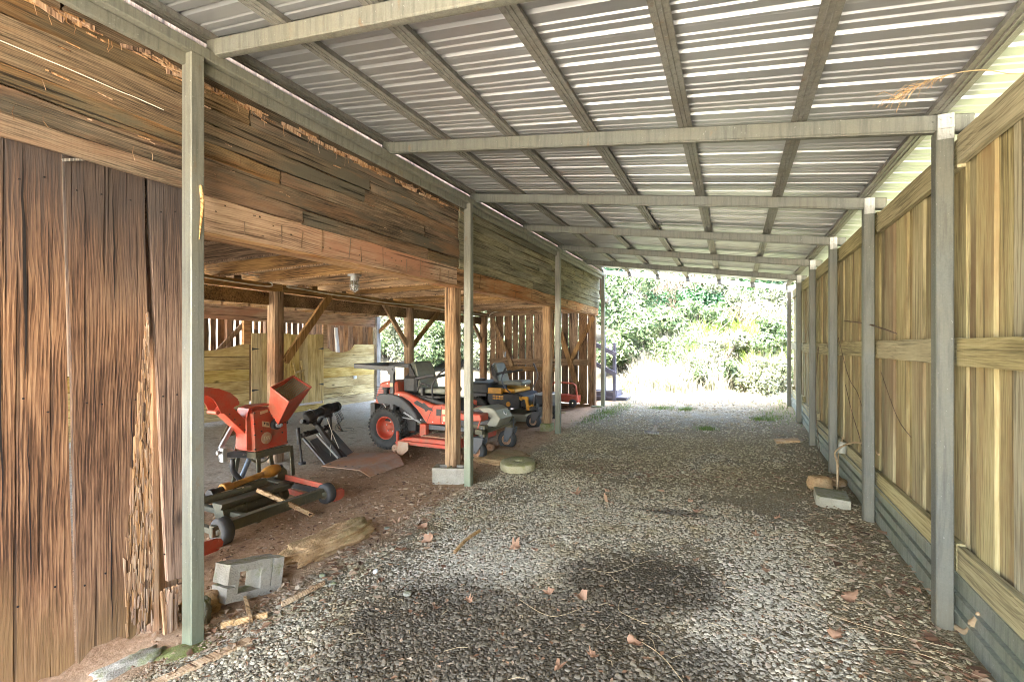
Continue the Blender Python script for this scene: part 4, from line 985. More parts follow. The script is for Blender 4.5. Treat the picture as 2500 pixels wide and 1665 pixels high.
for (x, y) in ((.36, -.60), (1.50, -.62), (.36, .55), (1.62, .1)):
    mb = MB(); mb.lathe([(.012, -.03), (.055, -.032), (.062, -.02), (.062, .02), (.055, .032), (.012, .03)], 20, MR, (x, y, .085)); mb.cyl((x, y - .045, .085), (x, y + .045, .085), .014, n=8); mb.build('gauge_wheel', M['rust'], dk)
for _ in range(1):
    mb = MB()
    for q in range(10): mb.tube(smoothpts([(.25 + .05 * q, -.30, .66 - .02 * q), (.32 + .05 * q, -.34, .56), (.45 + .04 * q, -.3, .5 + .01 * q)], 3), .009, 5)
    mb.build('hose', M['rubber'], MW)

mb = MB()
for q in range(6): mb.box((-.262 + .012 * q, -.405, .80 + .035 * q), (-.10 + .012 * q, -.402, .812 + .035 * q))
mb.beam((.80, -.4335, .47), (.93, -.4335, .75), .003, .006); mb.beam((1.05, -.4335, .46), (1.08, -.4335, .745), .003, .006); tag(mb.build('seams', M['black'], MW), kind='stuff'); mb = MB()
mb.box((.60, -.31, .82), (.64, -.24, .99)); mb.tube(smoothpts([(.55, -.28, .98), (.62, -.30, 1.06), (.75, -.28, 1.02)], 4), .012, 6)
mb.build('seat_belt', M['black'], MW)
mb = MB()
for (a, b) in ((-.20, .78), (.05, 1.05), (.28, .88), (.70, .52), (.92, .50), (1.10, .50)): mb.cyl((a, -.432, b), (a, -.440, b), .010, n=8)
mb.tube(smoothpts([(-.05, -.41, .72), (.1, -.42, .60), (.28, -.36, .52), (.5, -.34, .50)], 4), .010, 6); mb.tube(smoothpts([(1.55, -.2, .5), (1.66, -.3, .42), (1.72, -.38, .40)], 4), .008, 6); mb.cyl((.32, -.36, .60), (.62, -.33, .45), .016, n=10)
mb.build('bolts_and_rods', M['steel'], MW)
mb = MB(); mb.box((1.10, -.4365, .52), (1.17, -.434, .60)); mb.box((.10, -.435, 1.0), (.155, -.432, 1.06)); mb.box((1.085, -.437, .63), (1.15, -.434, .70)); mb.build('warning_label', M['sticker'], MW)
mb = MB()
for _ in range(160): x_, y_ = random.uniform(.6, 1.45), random.uniform(-.6, -.1); mb.obox((x_, y_, .30 + random.uniform(0, .015)), (random.uniform(.004, .02), random.uniform(.003, .008), .002), Matrix.Rotation(random.uniform(0, 3), 3, 'Z'))
tag(mb.build('grass_clippings', M['straw'], MW), kind='stuff')
# ---- yellow zero-turn mower
YM = thing('riding_mower', 'yellow and black zero-turn riding mower parked beyond the red one', 'mower', (-4.78, 8.78, -.09), 0.0)
YX = -4.78
def yl(x): return x - YX
for sd in (-1, 1): wheel(YM, 'rear_wheel', (0.02, sd * .42, .28), sd, .28, .24, .14, 'black', 30, .08)
caster(YM, 1.27, -.50, -1, .145, .10); caster(YM, 1.27, .42, -1, .145, .10)
mb = MB(); mb.box((1.2, -.55, .36), (1.38, .5, .42), .006); mb.box((.2, -.24, .33), (1.3, -.18, .41), .005); mb.box((.2, .18, .33), (1.3, .24, .41), .005); mb.build('frame', M['black'], YM)
mb = MB(); mb.box((-.22, -.50, .63), (.26, .5, .84), .03); mb.box((-.2, -.52, .82), (.28, .52, .86), .012); mb.build('rear_tray', M['blackplastic'], YM)
mb = MB(); mb.box((-.35, -.25, .35), (.1, .25, .64), .02); mb.cyl((-.2, 0, .6), (-.2, 0, .9), .12); mb.build('engine', M['black'], YM)
mb = MB(); mb.box((.22, -.48, .635), (.56, -.40, .76), .012); mb.box((.22, .40, .635), (.56, .48, .76), .012); mb.box((.52, -.40, .66), (.82, .4, .74), .02); mb.build('side_panel', M['yellow'], YM)
mb = MB(); mb.box((.22, -.45, .36), (.95, .45, .645), .015); mb.prism([(.9, -.4, .38), (.9, -.4, .66), (1.02, -.4, .6), (1.12, -.4, .42)], (0, .8, 0)); mb.build('body', M['black'], YM)
mb = MB()
for r_ in range(2):
    for q in range(7): mb.box((.345 + q * .036, -.4525, .575 - r_ * .05 - (q % 3) * .003), (.371 + q * .036, -.4505, .605 - r_ * .05))
mb.build('lettering', M['yellow'], YM)
seat(YM, .34, .92, .46, .90, .14, 1.25, 'seat')
lap_bar(YM, [(.78, -.44, .64), (.62, -.45, .78), (.55, -.45, .92), (.57, -.42, 1.05), (.61, -.38, 1.16)], 'charcoal'); lap_bar(YM, [(.84, .42, .64), (.90, .44, .80), (.97, .44, .95), (.95, .40, 1.1), (.90, .36, 1.24)], 'charcoal')
mb = MB(); mb.box((.98, -.42, .54), (1.12, -.36, .60), .008); mb.beam((.90, -.42, .60), (1.0, -.42, .54), .05, .05); mb.beam((1.08, -.40, .56), (1.12, -.40, .33), .035, .06); mb.beam((1.12, -.40, .36), (1.22, -.42, .44), .05, .05); mb.box((.66, -.42, .36), (.72, -.3, .50), .01); mb.cyl((.70, -.46, .44), (.70, -.3, .44), .05); mb.build('lift_linkage', M['yellow'], YM)
mb = MB(); mb.box((1.20, -.30, .58), (1.52, .3, .64), .01); mb.box((1.24, -.28, .44), (1.46, .28, .585), .01); mb.build('battery_box', M['black'], YM)
mb = MB(); mb.box((1.19, -.31, .635), (1.53, .31, .655), .006); mb.tube([(1.2, -.33, .42), (1.22, -.33, .66), (1.30, -.33, .68)], .012, 6); mb.tube([(.5, -.36, .50), (1.1, -.36, .47)], .014, 6); mb.tube([(.7, -.37, .42), (1.15, -.37, .40)], .018, 6); mb.build('bright_trim', M['steel'], YM)
mb = MB(); mb.prism([(.45, -.58, .12), (.45, -.58, .24), (.6, -.58, .27), (1.12, -.56, .27), (1.15, -.5, .12)], (0, 1.1, 0), .012); mb.build('mower_deck', M['silver'], YM)

# ---- red chipper
CH = thing('wood_chipper', 'red chipper shredder with raised discharge chute and square feed hopper on a steel stand', 'chipper', (-5.2, 3.85, -.13))
def cpart(mb, name, mat, par=None, **kw): return mb.build(name, M[mat], par or CH, True, **kw)
mb = MB(); mb.prism([(-5.05, 3.572, .268), (-5.06, 4.02, .285), (-5.06, 4.003, .575), (-5.06, 3.87, .60), (-5.05, 3.81, .765), (-5.05, 3.62, .755), (-5.05, 3.545, .72)], (-.30, 0, 0), .008); body = cpart(mb, 'housing', 'redworn')
mb = MB(); mb.prism([(-5.10, 3.50, .30), (-5.10, 3.57, .28), (-5.10, 3.57, .76), (-5.10, 3.52, .745), (-5.10, 3.50, .66)], (-.2, 0, 0), .006); cpart(mb, 'flange', 'red', body); mb = MB()
for (y, z) in ((3.56, .73), (3.56, .60), (3.565, .47), (3.57, .30), (4.0, .31), (3.75, .29), (4.0, .55), (3.93, .44), (3.65, .5)): mb.cyl((-5.05, y, z), (-5.04, y, z), .010, n=8)
tag(cpart(mb, 'flange_bolts', 'black', body), kind='stuff')
mb = MB(); mb.cyl((-5.06, 3.83, .555), (-5.0, 3.83, .555), .06); cpart(mb, 'bearing_housing', 'black', body)
mb = MB(); mb.cyl((-5.0, 3.835, .555), (-4.97, 3.835, .555), .035); mb.cyl((-4.97, 3.835, .555), (-4.93, 3.835, .555), .016); cpart(mb, 'shaft', 'steel', body)
mb = MB(); mb.prism([(-5.046, 3.655, .62), (-5.046, 3.75, .595), (-5.046, 3.755, .53), (-5.046, 3.66, .555)], (.003, 0, 0)); mb.prism([(-5.046, 3.63, .735), (-5.046, 3.73, .75), (-5.046, 3.735, .72), (-5.046, 3.635, .70)], (.003, 0, 0)); cpart(mb, 'warning_label', 'sticker', body)
mb = MB(); mb.prism([(-5.042, 3.675, .605), (-5.042, 3.70, .598), (-5.042, 3.688, .57)], (.002, 0, 0))
for q in range(3): mb.box((-5.0428, 3.708, .585 - q * .014), (-5.041, 3.745, .591 - q * .014))
cpart(mb, 'label_print', 'black', body)
mb = MB(); mb.lathe([(.07, 0), (.07, .004), (.064, .006), (.001, .006)], 30, Matrix(((0, 0, 1), (1, 0, 0), (0, 1, 0))), (-5.047, 3.715, .41)); badge = cpart(mb, 'badge', 'rust', body)
cu = bpy.data.curves.new('badge_letters', 'FONT'); cu.body = 'DR'; cu.size = .062; cu.extrude = .002; cu.align_x = 'CENTER'; cu.align_y = 'CENTER'
to = bpy.data.objects.new('badge_letters', cu); COL.objects.link(to); to.data.materials.append(M['sticker']); to.parent = badge
to.location = V((-5.039, 3.715, .41)); to.rotation_euler = (PI / 2, 0, PI / 2)
to.location = V((-5.039, 3.715, .41)) - (V(CH.location) + V(body.location) + V(badge.location))
bpy.context.view_layer.update(); tm = bpy.data.meshes.new_from_object(to.evaluated_get(bpy.context.evaluated_depsgraph_get())); t2 = bpy.data.objects.new('badge_letters', tm); COL.objects.link(t2)
t2.parent = badge; t2.location = to.location; t2.rotation_euler = to.rotation_euler; bpy.data.objects.remove(to); t2.name = 'badge_letters'
# discharge chute: square duct and curved deflector
mb = MB(); w0, w1 = -5.12, -5.29
mb.prism([(w0, 3.60, .545), (w0, 3.31, .865), (w0, 3.23, .775), (w0, 3.565, .415)], (-.17, 0, 0), .006); chu = cpart(mb, 'chute', 'red', body)
mb = MB(); out_ = [(3.395, .90), (3.30, .985), (3.18, 1.04), (3.06, 1.065), (2.93, 1.055)]; inn = [(2.97, .97), (3.06, .975), (3.12, .93), (3.17, .84), (3.205, .765), (3.25, .76)]
sh = MB()
o2 = [V((0, a, b)) for a, b in [(3.40, .845)] + out_]
for q in range(len(o2) - 1): sh.add([(w0 + .02, o2[q].y, o2[q].z), (w1 - .02, o2[q].y, o2[q].z), (w1 - .02, o2[q + 1].y, o2[q + 1].z), (w0 + .02, o2[q + 1].y, o2[q + 1].z)], [(0, 1, 2, 3)])
for xx in (w0 + .02, w1 - .02): sh.add([(xx, a, b) for a, b in [(3.40, .845)] + out_ + inn + [(3.30, .79)]], [tuple(range(1 + len(out_) + len(inn) + 1))])
de = cpart(sh, 'deflector', 'red', chu); q = de.modifiers.new('t', 'SOLIDIFY'); q.thickness = .006
mb = MB(); mb.cyl((w0 + .0, 3.185, .775), (w1 - .0, 3.185, .775), .022); mb.cyl((w0 + .012, 3.385, .86), (w0 + .022, 3.385, .86), .03); cpart(mb, 'hinge', 'redworn', chu)
# hopper
mo = [V(p) for p in ((-4.92, 3.68, 1.02), (-4.69, 3.74, .86), (-4.82, 4.17, .99), (-5.07, 4.11, 1.13))]
ne = [V(p) for p in ((-5.07, 3.76, .745), (-4.95, 3.795, .565), (-5.02, 3.99, .58), (-5.14, 3.95, .745))]
mb = MB()
for q in range(4): mb.add([ne[q], ne[(q + 1) % 4], mo[(q + 1) % 4], mo[q]], [(0, 1, 2, 3)])
hop = cpart(mb, 'hopper', 'red', body); q = hop.modifiers.new('t', 'SOLIDIFY'); q.thickness = .007; q.offset = 0
mb = MB()
for q in range(4):
    a, b = mo[q], mo[(q + 1) % 4]; mb.beam(a, b, .016, .012)
cpart(mb, 'hopper_rim', 'red', hop)
mb = MB(); n_ = 9
for q in range(n_):
    t0, t1 = (q + .06) / n_, (q + .82) / n_
    top0, top1 = mo[3].lerp(mo[2], t0 * .94 + .03), mo[3].lerp(mo[2], t1 * .94 + .03); bo0, bo1 = mo[0].lerp(mo[1], t0 * .94 + .03), mo[0].lerp(mo[1], t1 * .94 + .03)
    cen = (ne[0] + ne[2]) / 2; vv = []
    for s_ in range(7):
        t = s_ / 6; sag = .045 * math.sin(PI * t * .9) + .015 + .12 * t * t * 0; dirn = (cen - (mo[0] + mo[2]) / 2).normalized()
        vv.append((top0.lerp(bo0, t * .97) + dirn * sag, top1.lerp(bo1, t * .97) + dirn * sag))
    for s_ in range(6): mb.add([vv[s_][0], vv[s_][1], vv[s_ + 1][1], vv[s_ + 1][0]], [(0, 1, 2, 3)], True)
M['curtain'] = plain('rubber_curtain', (.42, .39, .27), .6, 0, 14, .25, .1)
cpart(mb, 'rubber_curtain', 'curtain', hop)
mb = MB()
for q in range(4):
    a, b = ne[q], ne[(q + 1) % 4]; nn_ = ((a + b) / 2 - (ne[0] + ne[2]) / 2).normalized()
    for t in (.15, .4, .65, .9): p = a.lerp(b, t); mb.cyl(p + nn_ * .004, p + nn_ * .014, .008, n=6)
for t in (.05, .25, .45, .65, .85): p = V((-5.045, 4.0, .57)).lerp(V((-5.045, 3.85, .61)), t); mb.cyl(p, p + V((.012, 0, 0)), .008, n=6)
for q in range(5): mb.cyl((w0 + .001, 3.55 - q * .06, .47 + q * .068), (w0 + .009, 3.55 - q * .06, .47 + q * .068), .008, n=6)
tag(cpart(mb, 'bolts', 'black', body), kind='stuff')
mb = MB(); mb.prism([(-5.046, 3.60, .28), (-5.046, 4.0, .29), (-5.046, 4.0, .305), (-5.046, 3.60, .295)], (.008, 0, 0)); cpart(mb, 'folded_edge', 'red', body); mb = MB(); mb.prism([(-5.10, 3.50, .64), (-5.10, 3.53, .78), (-5.10, 3.62, .805), (-5.10, 3.86, .80), (-5.10, 3.86, .785), (-5.10, 3.62, .79), (-5.10, 3.545, .77), (-5.10, 3.515, .64)], (-.2, 0, 0)); cpart(mb, 'folded_edge', 'red', body)
# stand
mb = MB(); mb.box((-5.06, 3.56, .19), (-5.025, 4.03, .265), .004); mb.box((-5.40, 3.56, .19), (-5.36, 4.03, .265), .004); mb.box((-5.4, 3.56, .19), (-5.03, 3.60, .262), .004); mb.box((-5.4, 3.99, .19), (-5.03, 4.03, .262), .004); cpart(mb, 'base_frame', 'olive')
for p, q_ in (((-5.035, 3.60, .24), (-5.03, 3.61, -.15)), ((-5.04, 4.05, .25), (-5.10, 4.13, -.15)), ((-5.38, 3.60, .24), (-5.42, 3.55, -.15)), ((-5.38, 4.0, .24), (-5.44, 4.1, -.15))):
    mb = MB(); mb.beam(p, q_, .05, .02, (1, 0, 0), .003); mb.cyl((p[0] + .012, p[1], p[2] - .02), (p[0] + .018, p[1], p[2] - .02), .01, n=8); cpart(mb, 'leg', 'olive')
mb = MB()
rg = [(-5.2, 3.76 + .15 * math.cos(a), .23 + .14 * math.sin(a)) for a in [2 * PI * q / 24 for q in range(25)]]; mb.tube(rg, .010, 8, False); cpart(mb, 'belt_pulley', 'olive')
mb = MB(); mb.beam((-5.22, 3.80, .16), (-5.22, 3.33, .285), .07, .075, (0, 0, 1), .006); cpart(mb, 'drawbar', 'bluesteel')
mb = MB()
for y_ in (3.52, 3.555): mb.cyl((-5.184, y_, .235), (-5.178, y_, .235), .011, n=10)
mb.tube([(-5.2, 3.25, .33), (-5.2, 3.235, .36), (-5.2, 3.22, .33), (-5.2, 3.24, .28), (-5.2, 3.25, .22)], .006, 6); mb.box((-5.24, 3.27, .2), (-5.17, 3.32, .36), .004); mb.cyl((-5.2, 3.22, .31), (-5.2, 3.40, .31), .018); cpart(mb, 'hitch_clevis', 'steel')
mb = MB(); mb.beam((-5.27, 3.30, .34), (-5.27, 3.46, .60), .035, .045, (0, 1, 0), .004); mb.beam((-5.27, 3.46, .60), (-5.27, 3.55, .74), .035, .045, (0, 1, 0), .004); cpart(mb, 'prop_arm', 'steel')
mb = MB(); mb.prism([(-5.35, 3.36, .43), (-5.35, 3.45, .60), (-5.35, 3.62, .47)], (-.01, 0, 0)); mb.prism([(-5.36, 3.52, .25), (-5.36, 3.6, .5), (-5.36, 3.62, .25)], (-.012, 0, 0)); mb.box((-5.40, 3.46, .70), (-5.34, 3.56, .755), .004); cpart(mb, 'guard_plate', 'olive')
mb = MB(); mb.prism([(-5.335, 3.475, .66), (-5.335, 3.535, .67), (-5.335, 3.535, .73), (-5.335, 3.49, .735)], (.003, 0, 0)); cpart(mb, 'warning_label', 'sticker')
mb = MB(); mb.tube(smoothpts([(-5.25, 3.435, .20), (-5.25, 3.43, .10), (-5.25, 3.45, .04), (-5.25, 3.52, -.06), (-5.25, 3.56, -.13)], 4), .028, 10); cpart(mb, 'parking_stand', 'black')
mb = MB(); mb.cyl((-5.30, 3.68, .16), (-5.28, 3.53, -.12), .028); cpart(mb, 'strut', 'bluesteel')

# ---- black winch frame
LF = thing('lift_frame', 'black steel lifting frame with a motor winch on top and two slanted panels', 'lift', (-5.3, 4.8, -.13))
def lpart(mb, name, mat, par=None, **kw): return mb.build(name, M[mat], par or LF, True, **kw)
mb = MB(); mb.cyl((-5.44, 4.55, -.14), (-5.47, 4.53, .20), .016); mb.cyl((-5.47, 4.53, .14), (-5.49, 4.52, .37), .028); mb.cyl((-5.44, 4.55, -.14), (-5.44, 4.55, -.11), .05); lpart(mb, 'post', 'black'); mb = MB(); mb.cyl((-5.45, 5.06, .17), (-5.44, 5.04, .47), .028); mb.cyl((-5.40, 5.14, -.13), (-5.41, 5.06, .22), .016); lpart(mb, 'post', 'black')
mb = MB(); mb.beam((-5.47, 4.53, .25), (-5.44, 5.06, .31), .05, .06, b=.005)
for t in (.1, .2, .75, .85): p = V((-5.45, 4.53, .25)).lerp(V((-5.42, 5.06, .31)), t); mb.cyl(p, p + V((.03, 0, .04)), .028, n=10)
lpart(mb, 'crossbar', 'black')
mb = MB(); mb.beam((-5.42, 4.74, .44), (-5.03, 4.87, -.09), .07, .05, (0, 1, 0), .005); mb.beam((-5.40, 4.80, .32), (-5.0, 4.93, -.09), .05, .04, (0, 1, 0), .005); lpart(mb, 'lift_arm', 'black')
mb = MB(); mb.cyl((-5.36, 4.735, .25), (-5.06, 4.835, -.07), .014); mb.cyl((-5.35, 4.765, .27), (-5.2, 4.815, .1), .012); lpart(mb, 'piston_rod', 'steel')
mb = MB(); mb.prism([(-5.38, 4.62, .17), (-5.35, 4.72, .20), (-5.02, 4.80, -.11), (-5.05, 4.60, -.11)], (.012, 0, .012)); mb.beam((-5.42, 4.56, .22), (-5.04, 4.60, -.11), .03, .025); lpart(mb, 'panel', 'charcoal')
mb = MB(); mb.prism([(-5.36, 4.84, .24), (-5.42, 5.08, .24), (-5.12, 5.20, -.11), (-5.0, 4.94, -.11)], (.012, 0, .012)); lpart(mb, 'panel', 'charcoal')
mb = MB(); mb.tube([(-5.27, 4.47, .535), (-5.27, 4.48, .54), (-5.275, 4.60, .55), (-5.275, 4.63, .555)], [.05, .075, .078, .06], 18); mb.tube([(-5.275, 4.62, .565), (-5.28, 4.72, .58), (-5.28, 4.74, .58)], [.055, .06, .07], 18)
mb.tube([(-5.28, 4.74, .575), (-5.285, 4.80, .585), (-5.29, 4.90, .60), (-5.29, 4.91, .60)], [.08, .085, .085, .08], 20); mb.tube([(-5.29, 4.91, .60), (-5.295, 5.06, .62), (-5.295, 5.09, .625)], [.07, .07, .045], 20); mb.box((-5.33, 4.75, .49), (-5.22, 4.9, .55), .01)
for y_ in (4.55, 4.84, 5.0): mb.tube([(-5.28, y_, .553 + (y_ - 4.5) * .12), (-5.28, y_ + .012, .553 + (y_ - 4.5) * .12)], .082 if y_ < 5 else .074, 20)
mot = lpart(mb, 'winch_motor', 'black')
mb = MB(); mb.beam((-5.38, 4.72, .40), (-5.29, 4.62, .52), .05, .05, b=.005); mb.beam((-5.39, 4.76, .36), (-5.29, 4.78, .54), .05, .05, b=.005); lpart(mb, 'motor_bracket', 'black')
mb = MB(); mb.tube(smoothpts([(-5.38, 4.70, .41), (-5.35, 4.62, .435), (-5.33, 4.55, .45)], 3), .016, 8); mb.tube([(-5.33, 4.56, .45), (-5.31, 4.43, .485)], .03, 12); lpart(mb, 'handle', 'blackplastic')
mb = MB(); mb.tube([(-5.23, 4.78, .52), (-5.2, 4.86, .27), (-5.08, 4.90, .0)], .005, 5); mb.tube(smoothpts([(-5.2, 4.86, .27), (-5.15, 4.78, .05), (-5.05, 4.70, -.1)], 4), .005, 5); lpart(mb, 'cable', 'cable')
mb = MB()
for q in range(6): mb.tube(smoothpts([(-5.28, 4.96 + q * .025, .56), (-5.24 + random.gauss(0, .02), 5.0 + q * .03, .42), (-5.22 + random.gauss(0, .02), 4.98 + random.gauss(0, .04), .30 + .03 * q), (-5.25, 5.08 + random.gauss(0, .05), .24)], 5), .0035, 5)
mb.tube([(-5.24 + .06 * math.cos(a), 5.16 + .10 * math.cos(a), .26 + .02 * math.sin(a)) for a in [2 * PI * q / 16 for q in range(17)]], .003, 5, False); lpart(mb, 'loose_wires', 'wire', mot)

# ---- rusty plate on the ground
TP = thing('steel_plate', 'rust-stained steel plate with a bent lip lying on the dirt by the tyre', 'plate', (-4.6, 4.9, -.13))
mb = MB(); L_, TL, TR, G, R_, B_, F_ = [V(p) for p in ((-4.86, 4.37, -.055), (-5.12, 5.18, -.075), (-4.52, 5.40, -.055), (-4.27, 5.22, -.055), (-4.10, 5.10, -.125), (-4.14, 4.48, -.135), (-4.27, 4.43, -.055))]
mb.prism([L_, F_, G, TR, TL], (0, 0, -.008)); mb.prism([F_, B_, R_, G], (-.004, 0, -.007)); mb.build('plate', M['rust'], TP, True)
mb = MB()
for t, s_ in ((.1, .1), (.35, .08), (.55, .08), (.7, .1), (.9, .09)): p = L_.lerp(F_, t) + V((-.02, s_, .001)); mb.cyl(p, p + V((0, 0, .002)), .016, n=10)
mb.build('bolt_holes', M['black'], TP, True)

# ---- finishing mower frame with gauge wheels
FM = thing('mower_frame', 'low rusty mower frame with small wheels and red end arms beside the first post', 'implement', (-4.2, 3.0, -.16))
def fpart(mb, name, mat, par=None, **kw): return mb.build(name, M[mat], par or FM, True, **kw)
mb = MB(); mb.beam((-3.93, 2.38, -.045), (-3.93, 3.62, -.045), .045, .095, b=.006); mb.beam((-3.915, 2.38, .004), (-3.915, 3.62, .004), .06, .01)
for y_ in (2.5, 2.8, 3.1, 3.4): mb.cyl((-3.908, y_, -.04), (-3.90, y_, -.04), .012, n=8)
fpart(mb, 'front_bar', 'olive')
mb = MB(); mb.beam((-4.66, 2.72, -.04), (-3.95, 2.84, -.10), .05, .05, b=.005); mb.beam((-4.75, 2.45, -.05), (-3.93, 2.45, -.07), .05, .05, b=.005); mb.beam((-4.75, 2.4, -.04), (-4.75, 3.6, -.04), .06, .06, b=.005)
for p in ((-4.27, 2.93), (-4.27, 3.30), (-4.42, 2.75)): mb.cyl((p[0], p[1], -.16), (p[0], p[1], .03), .012, n=8)
fpart(mb, 'frame', 'olive')
mb = MB(); mb.prism([(-4.36, 2.66, .055), (-4.22, 2.66, .055), (-4.22, 2.66, .035), (-4.24, 2.66, .0), (-4.34, 2.66, .0), (-4.36, 2.66, .035)], (0, .75, 0)); mb.cyl((-4.33, 2.7, -.06), (-4.33, 3.4, -.06), .07); mb.beam((-4.6, 2.7, .04), (-4.6, 3.5, .04), .06, .03); mb.beam((-4.6, 3.40, .045), (-4.22, 3.40, .045), .05, .02); fpart(mb, 'trough', 'olive')
mb = MB(); mb.prism([(-4.60, 3.50, -.14), (-4.60, 3.50, .10), (-4.60, 3.53, .145), (-4.60, 3.58, .145), (-4.60, 3.62, .10), (-4.60, 3.66, -.14)], (.03, 0, 0), .004); fpart(mb, 'end_plate', 'olive')
mb = MB(); mb.beam((-4.60, 3.60, .03), (-3.92, 3.54, .025), .012, .06, b=.003); mb.beam((-4.68, 3.54, -.075), (-4.05, 3.49, -.10), .012, .06, b=.003); fpart(mb, 'side_arm', 'red')
mb = MB(); mb.beam((-4.62, 3.58, -.03), (-3.95, 3.54, -.03), .03, .06); fpart(mb, 'drive_belt', 'black')
mb = MB(); mb.prism([(-3.83, 3.62, -.15), (-3.83, 3.72, -.15), (-3.83, 3.76, -.12), (-3.83, 3.76, -.06), (-3.83, 3.72, -.03), (-3.83, 3.62, -.03)], (-.05, 0, 0), .008); fpart(mb, 'end_cap', 'red')
mb = MB(); mb.prism([(-3.80, 1.9, -.165), (-3.80, 2.36, -.165), (-3.80, 2.40, -.145), (-3.80, 2.41, -.11), (-3.80, 2.39, -.075), (-3.80, 2.35, -.06), (-3.80, 1.9, -.02)], (-.012, 0, 0), .002)
for y_, z_ in ((2.37, -.085), (2.375, -.14)): mb.cyl((-3.80, y_, z_), (-3.794, y_, z_), .007, n=8)
fpart(mb, 'end_arm', 'red')
for (x, y, r_) in ((-3.90, 3.57, .105), (-3.90, 2.46, .115)):
    mb = MB(); c_ = (x, y, ground(x, y) + r_ - .005); mb.lathe([(r_ * .5, -.045), (r_ * .85, -.05), (r_, -.035), (r_, .035), (r_ * .85, .05), (r_ * .5, .045)], 28, MR, c_); w_ = fpart(mb, 'gauge_wheel', 'treadrubber')
    mb = MB(); mb.lathe([(r_ * .55, .042), (r_ * .5, .048), (r_ * .42, .02), (r_ * .2, .02), (r_ * .18, .05), (.001, .05)], 20, MR, c_); mb.lathe([(r_ * .55, -.042), (r_ * .2, -.02), (.001, -.05)], 20, MR, c_); fpart(mb, 'rim', 'olive', w_)
PTO = thing('drive_shaft', 'orange guarded drive shaft lying across the low mower frame', 'drive shaft', (-4.5, 3.1, .1))
def ppart(mb, name, mat): return mb.build(name, M[mat], PTO, True)
a, b = V((-4.47, 2.80, .115)), V((-4.60, 3.52, .14)); ax = (b - a).normalized()
mb = MB(); mb.tube([a + ax * .10, a + ax * .56], [.030, .030], 16); ppart(mb, 'guard_tube', 'orange')
mb = MB(); mb.tube([a + ax * .02, a + ax * .03, a + ax * .11, a + ax * .13], [.052, .056, .052, .032], 18); ppart(mb, 'guard_bell', 'orange')
mb = MB(); mb.tube([a + ax * .52, a + ax * .56, a + ax * .63, a + ax * .66, a + ax * .74], [.032, .055, .066, .066, .048], 18); ppart(mb, 'guard_bell', 'orange')
mb = MB(); mb.cyl(a - ax * .09, a + ax * .03, .034, n=14); mb.cyl(a - ax * .12, a - ax * .07, .045, n=14); ppart(mb, 'yoke', 'black'); mb = MB(); mb.cyl(b - ax * .02, b + ax * .06, .03, n=14); ppart(mb, 'yoke', 'black')
TU = MB(); TU.tube([(-4.43, 2.60, .085), (-4.38, 3.05, .085)], .028, 16)
to_ = tag(TU.build('steel_tube', M['olive']), 'short grey steel tube lying below the orange drive shaft', 'tube')
mb = MB(); mb.tube([(-4.415, 2.78, .085), (-4.404, 2.88, .085)], .0295, 16, False); mb.tube([(-4.398, 2.92, .085), (-4.39, 2.98, .085)], .0295, 16, False); mb.build('label_band', M['sticker'], to_)
tag(MB().tube([(-4.52, 2.62, .075), (-4.50, 3.3, .07)], .036, 14).build('pipe', M['olive']), 'dull green pipe lying behind the orange drive shaft', 'pipe')
mb = MB(); mb.plank((-4.17, 2.97, .115), (-3.70, 3.235, -.15), .04, .022, (0, 0, 1), 8, .006); tag(mb.build('wooden_stick', M['scrapwood']), 'flat wooden stick leaning from the low mower frame to the dirt', 'stick')

# ------------------------------------------------------------------ stones and blocks
def rock(name, mat, loc, dim, rz, seed, label, cat, rough=.16, n=3, tilt=(0, 0), group=None, flat=False):
    bm = bmesh.new(); bmesh.ops.create_icosphere(bm, subdivisions=n + 1, radius=1)
    for v in bm.verts:
        p = v.co.copy()
        q = 1.0
        e = max(abs(p.x), abs(p.y), abs(p.z)); p = p.lerp(p / e, .35)
        nn_ = mnoise.noise(p * 1.3 + V((seed, 0, 0))) * rough * 1.4 + mnoise.noise(p * 3.4 + V((0, seed, 0))) * rough * .6 + mnoise.noise(p * 9 + V((0, seed, 3))) * rough * .22
        p *= 1 + nn_; v.co = V((p.x * dim[0] / 2, p.y * dim[1] / 2, p.z * dim[2] / 2))
    me = bpy.data.meshes.new(name); bm.to_mesh(me); bm.free()
    me.polygons.foreach_set('use_smooth', [True] * len(me.polygons)); me.materials.append(M[mat])
    o = bpy.data.objects.new(name, me); COL.objects.link(o); o.location = loc; o.rotation_euler = (tilt[0], tilt[1], rz)
    return tag(o, label, cat, group)
rock('rock', 'sandstone', (-3.0, 2.80, -.095), (.86, .26, .14), R(84), 12, 'long tan sandstone rock between the hollow block and the gravel', 'rock', .26, 4, (R(6), 0))
rock('flat_stone', 'sandstone', (-3.0, 5.92, -.075), (.62, .80, .09), R(-15), 9, 'flat tan stone slab half under the round millstone', 'stone slab', .16)
rock('rock', 'sandstone', (.79, 5.62, .10), (.22, .18, .17), .3, 5, 'rounded yellow rock behind the grey paver by the fence', 'rock', .10)
rock('rock', 'sandstone', (.98, 5.80, .09), (.16, .14, .1), .8, 15, 'small brown rock between the vine stem and the fence', 'rock', .14)
rock('flat_stone', 'mossblock', (-2.72, 1.56, -.20), (.36, .16, .05), R(62), 21, 'mossy green stone chip under the foot of the nearest left post', 'stone', .3)
rock('flat_stone', 'concrete', (-2.90, 1.36, -.21), (.30, .15, .09), R(82), 27, 'grey green footing stone under the old oak boards', 'stone', .38)
rock('flat_stone', 'greystone', (-2.93, 1.72, -.13), (.10, .08, .20), .3, 31, 'small upright grey stone just behind the nearest left post', 'stone', .2)
rock('rock', 'sandstone', (-3.05, 1.80, -.14), (.2, .14, .12), .9, 33, 'brown clod of earth between the first post and the hollow block', 'clod', .3)
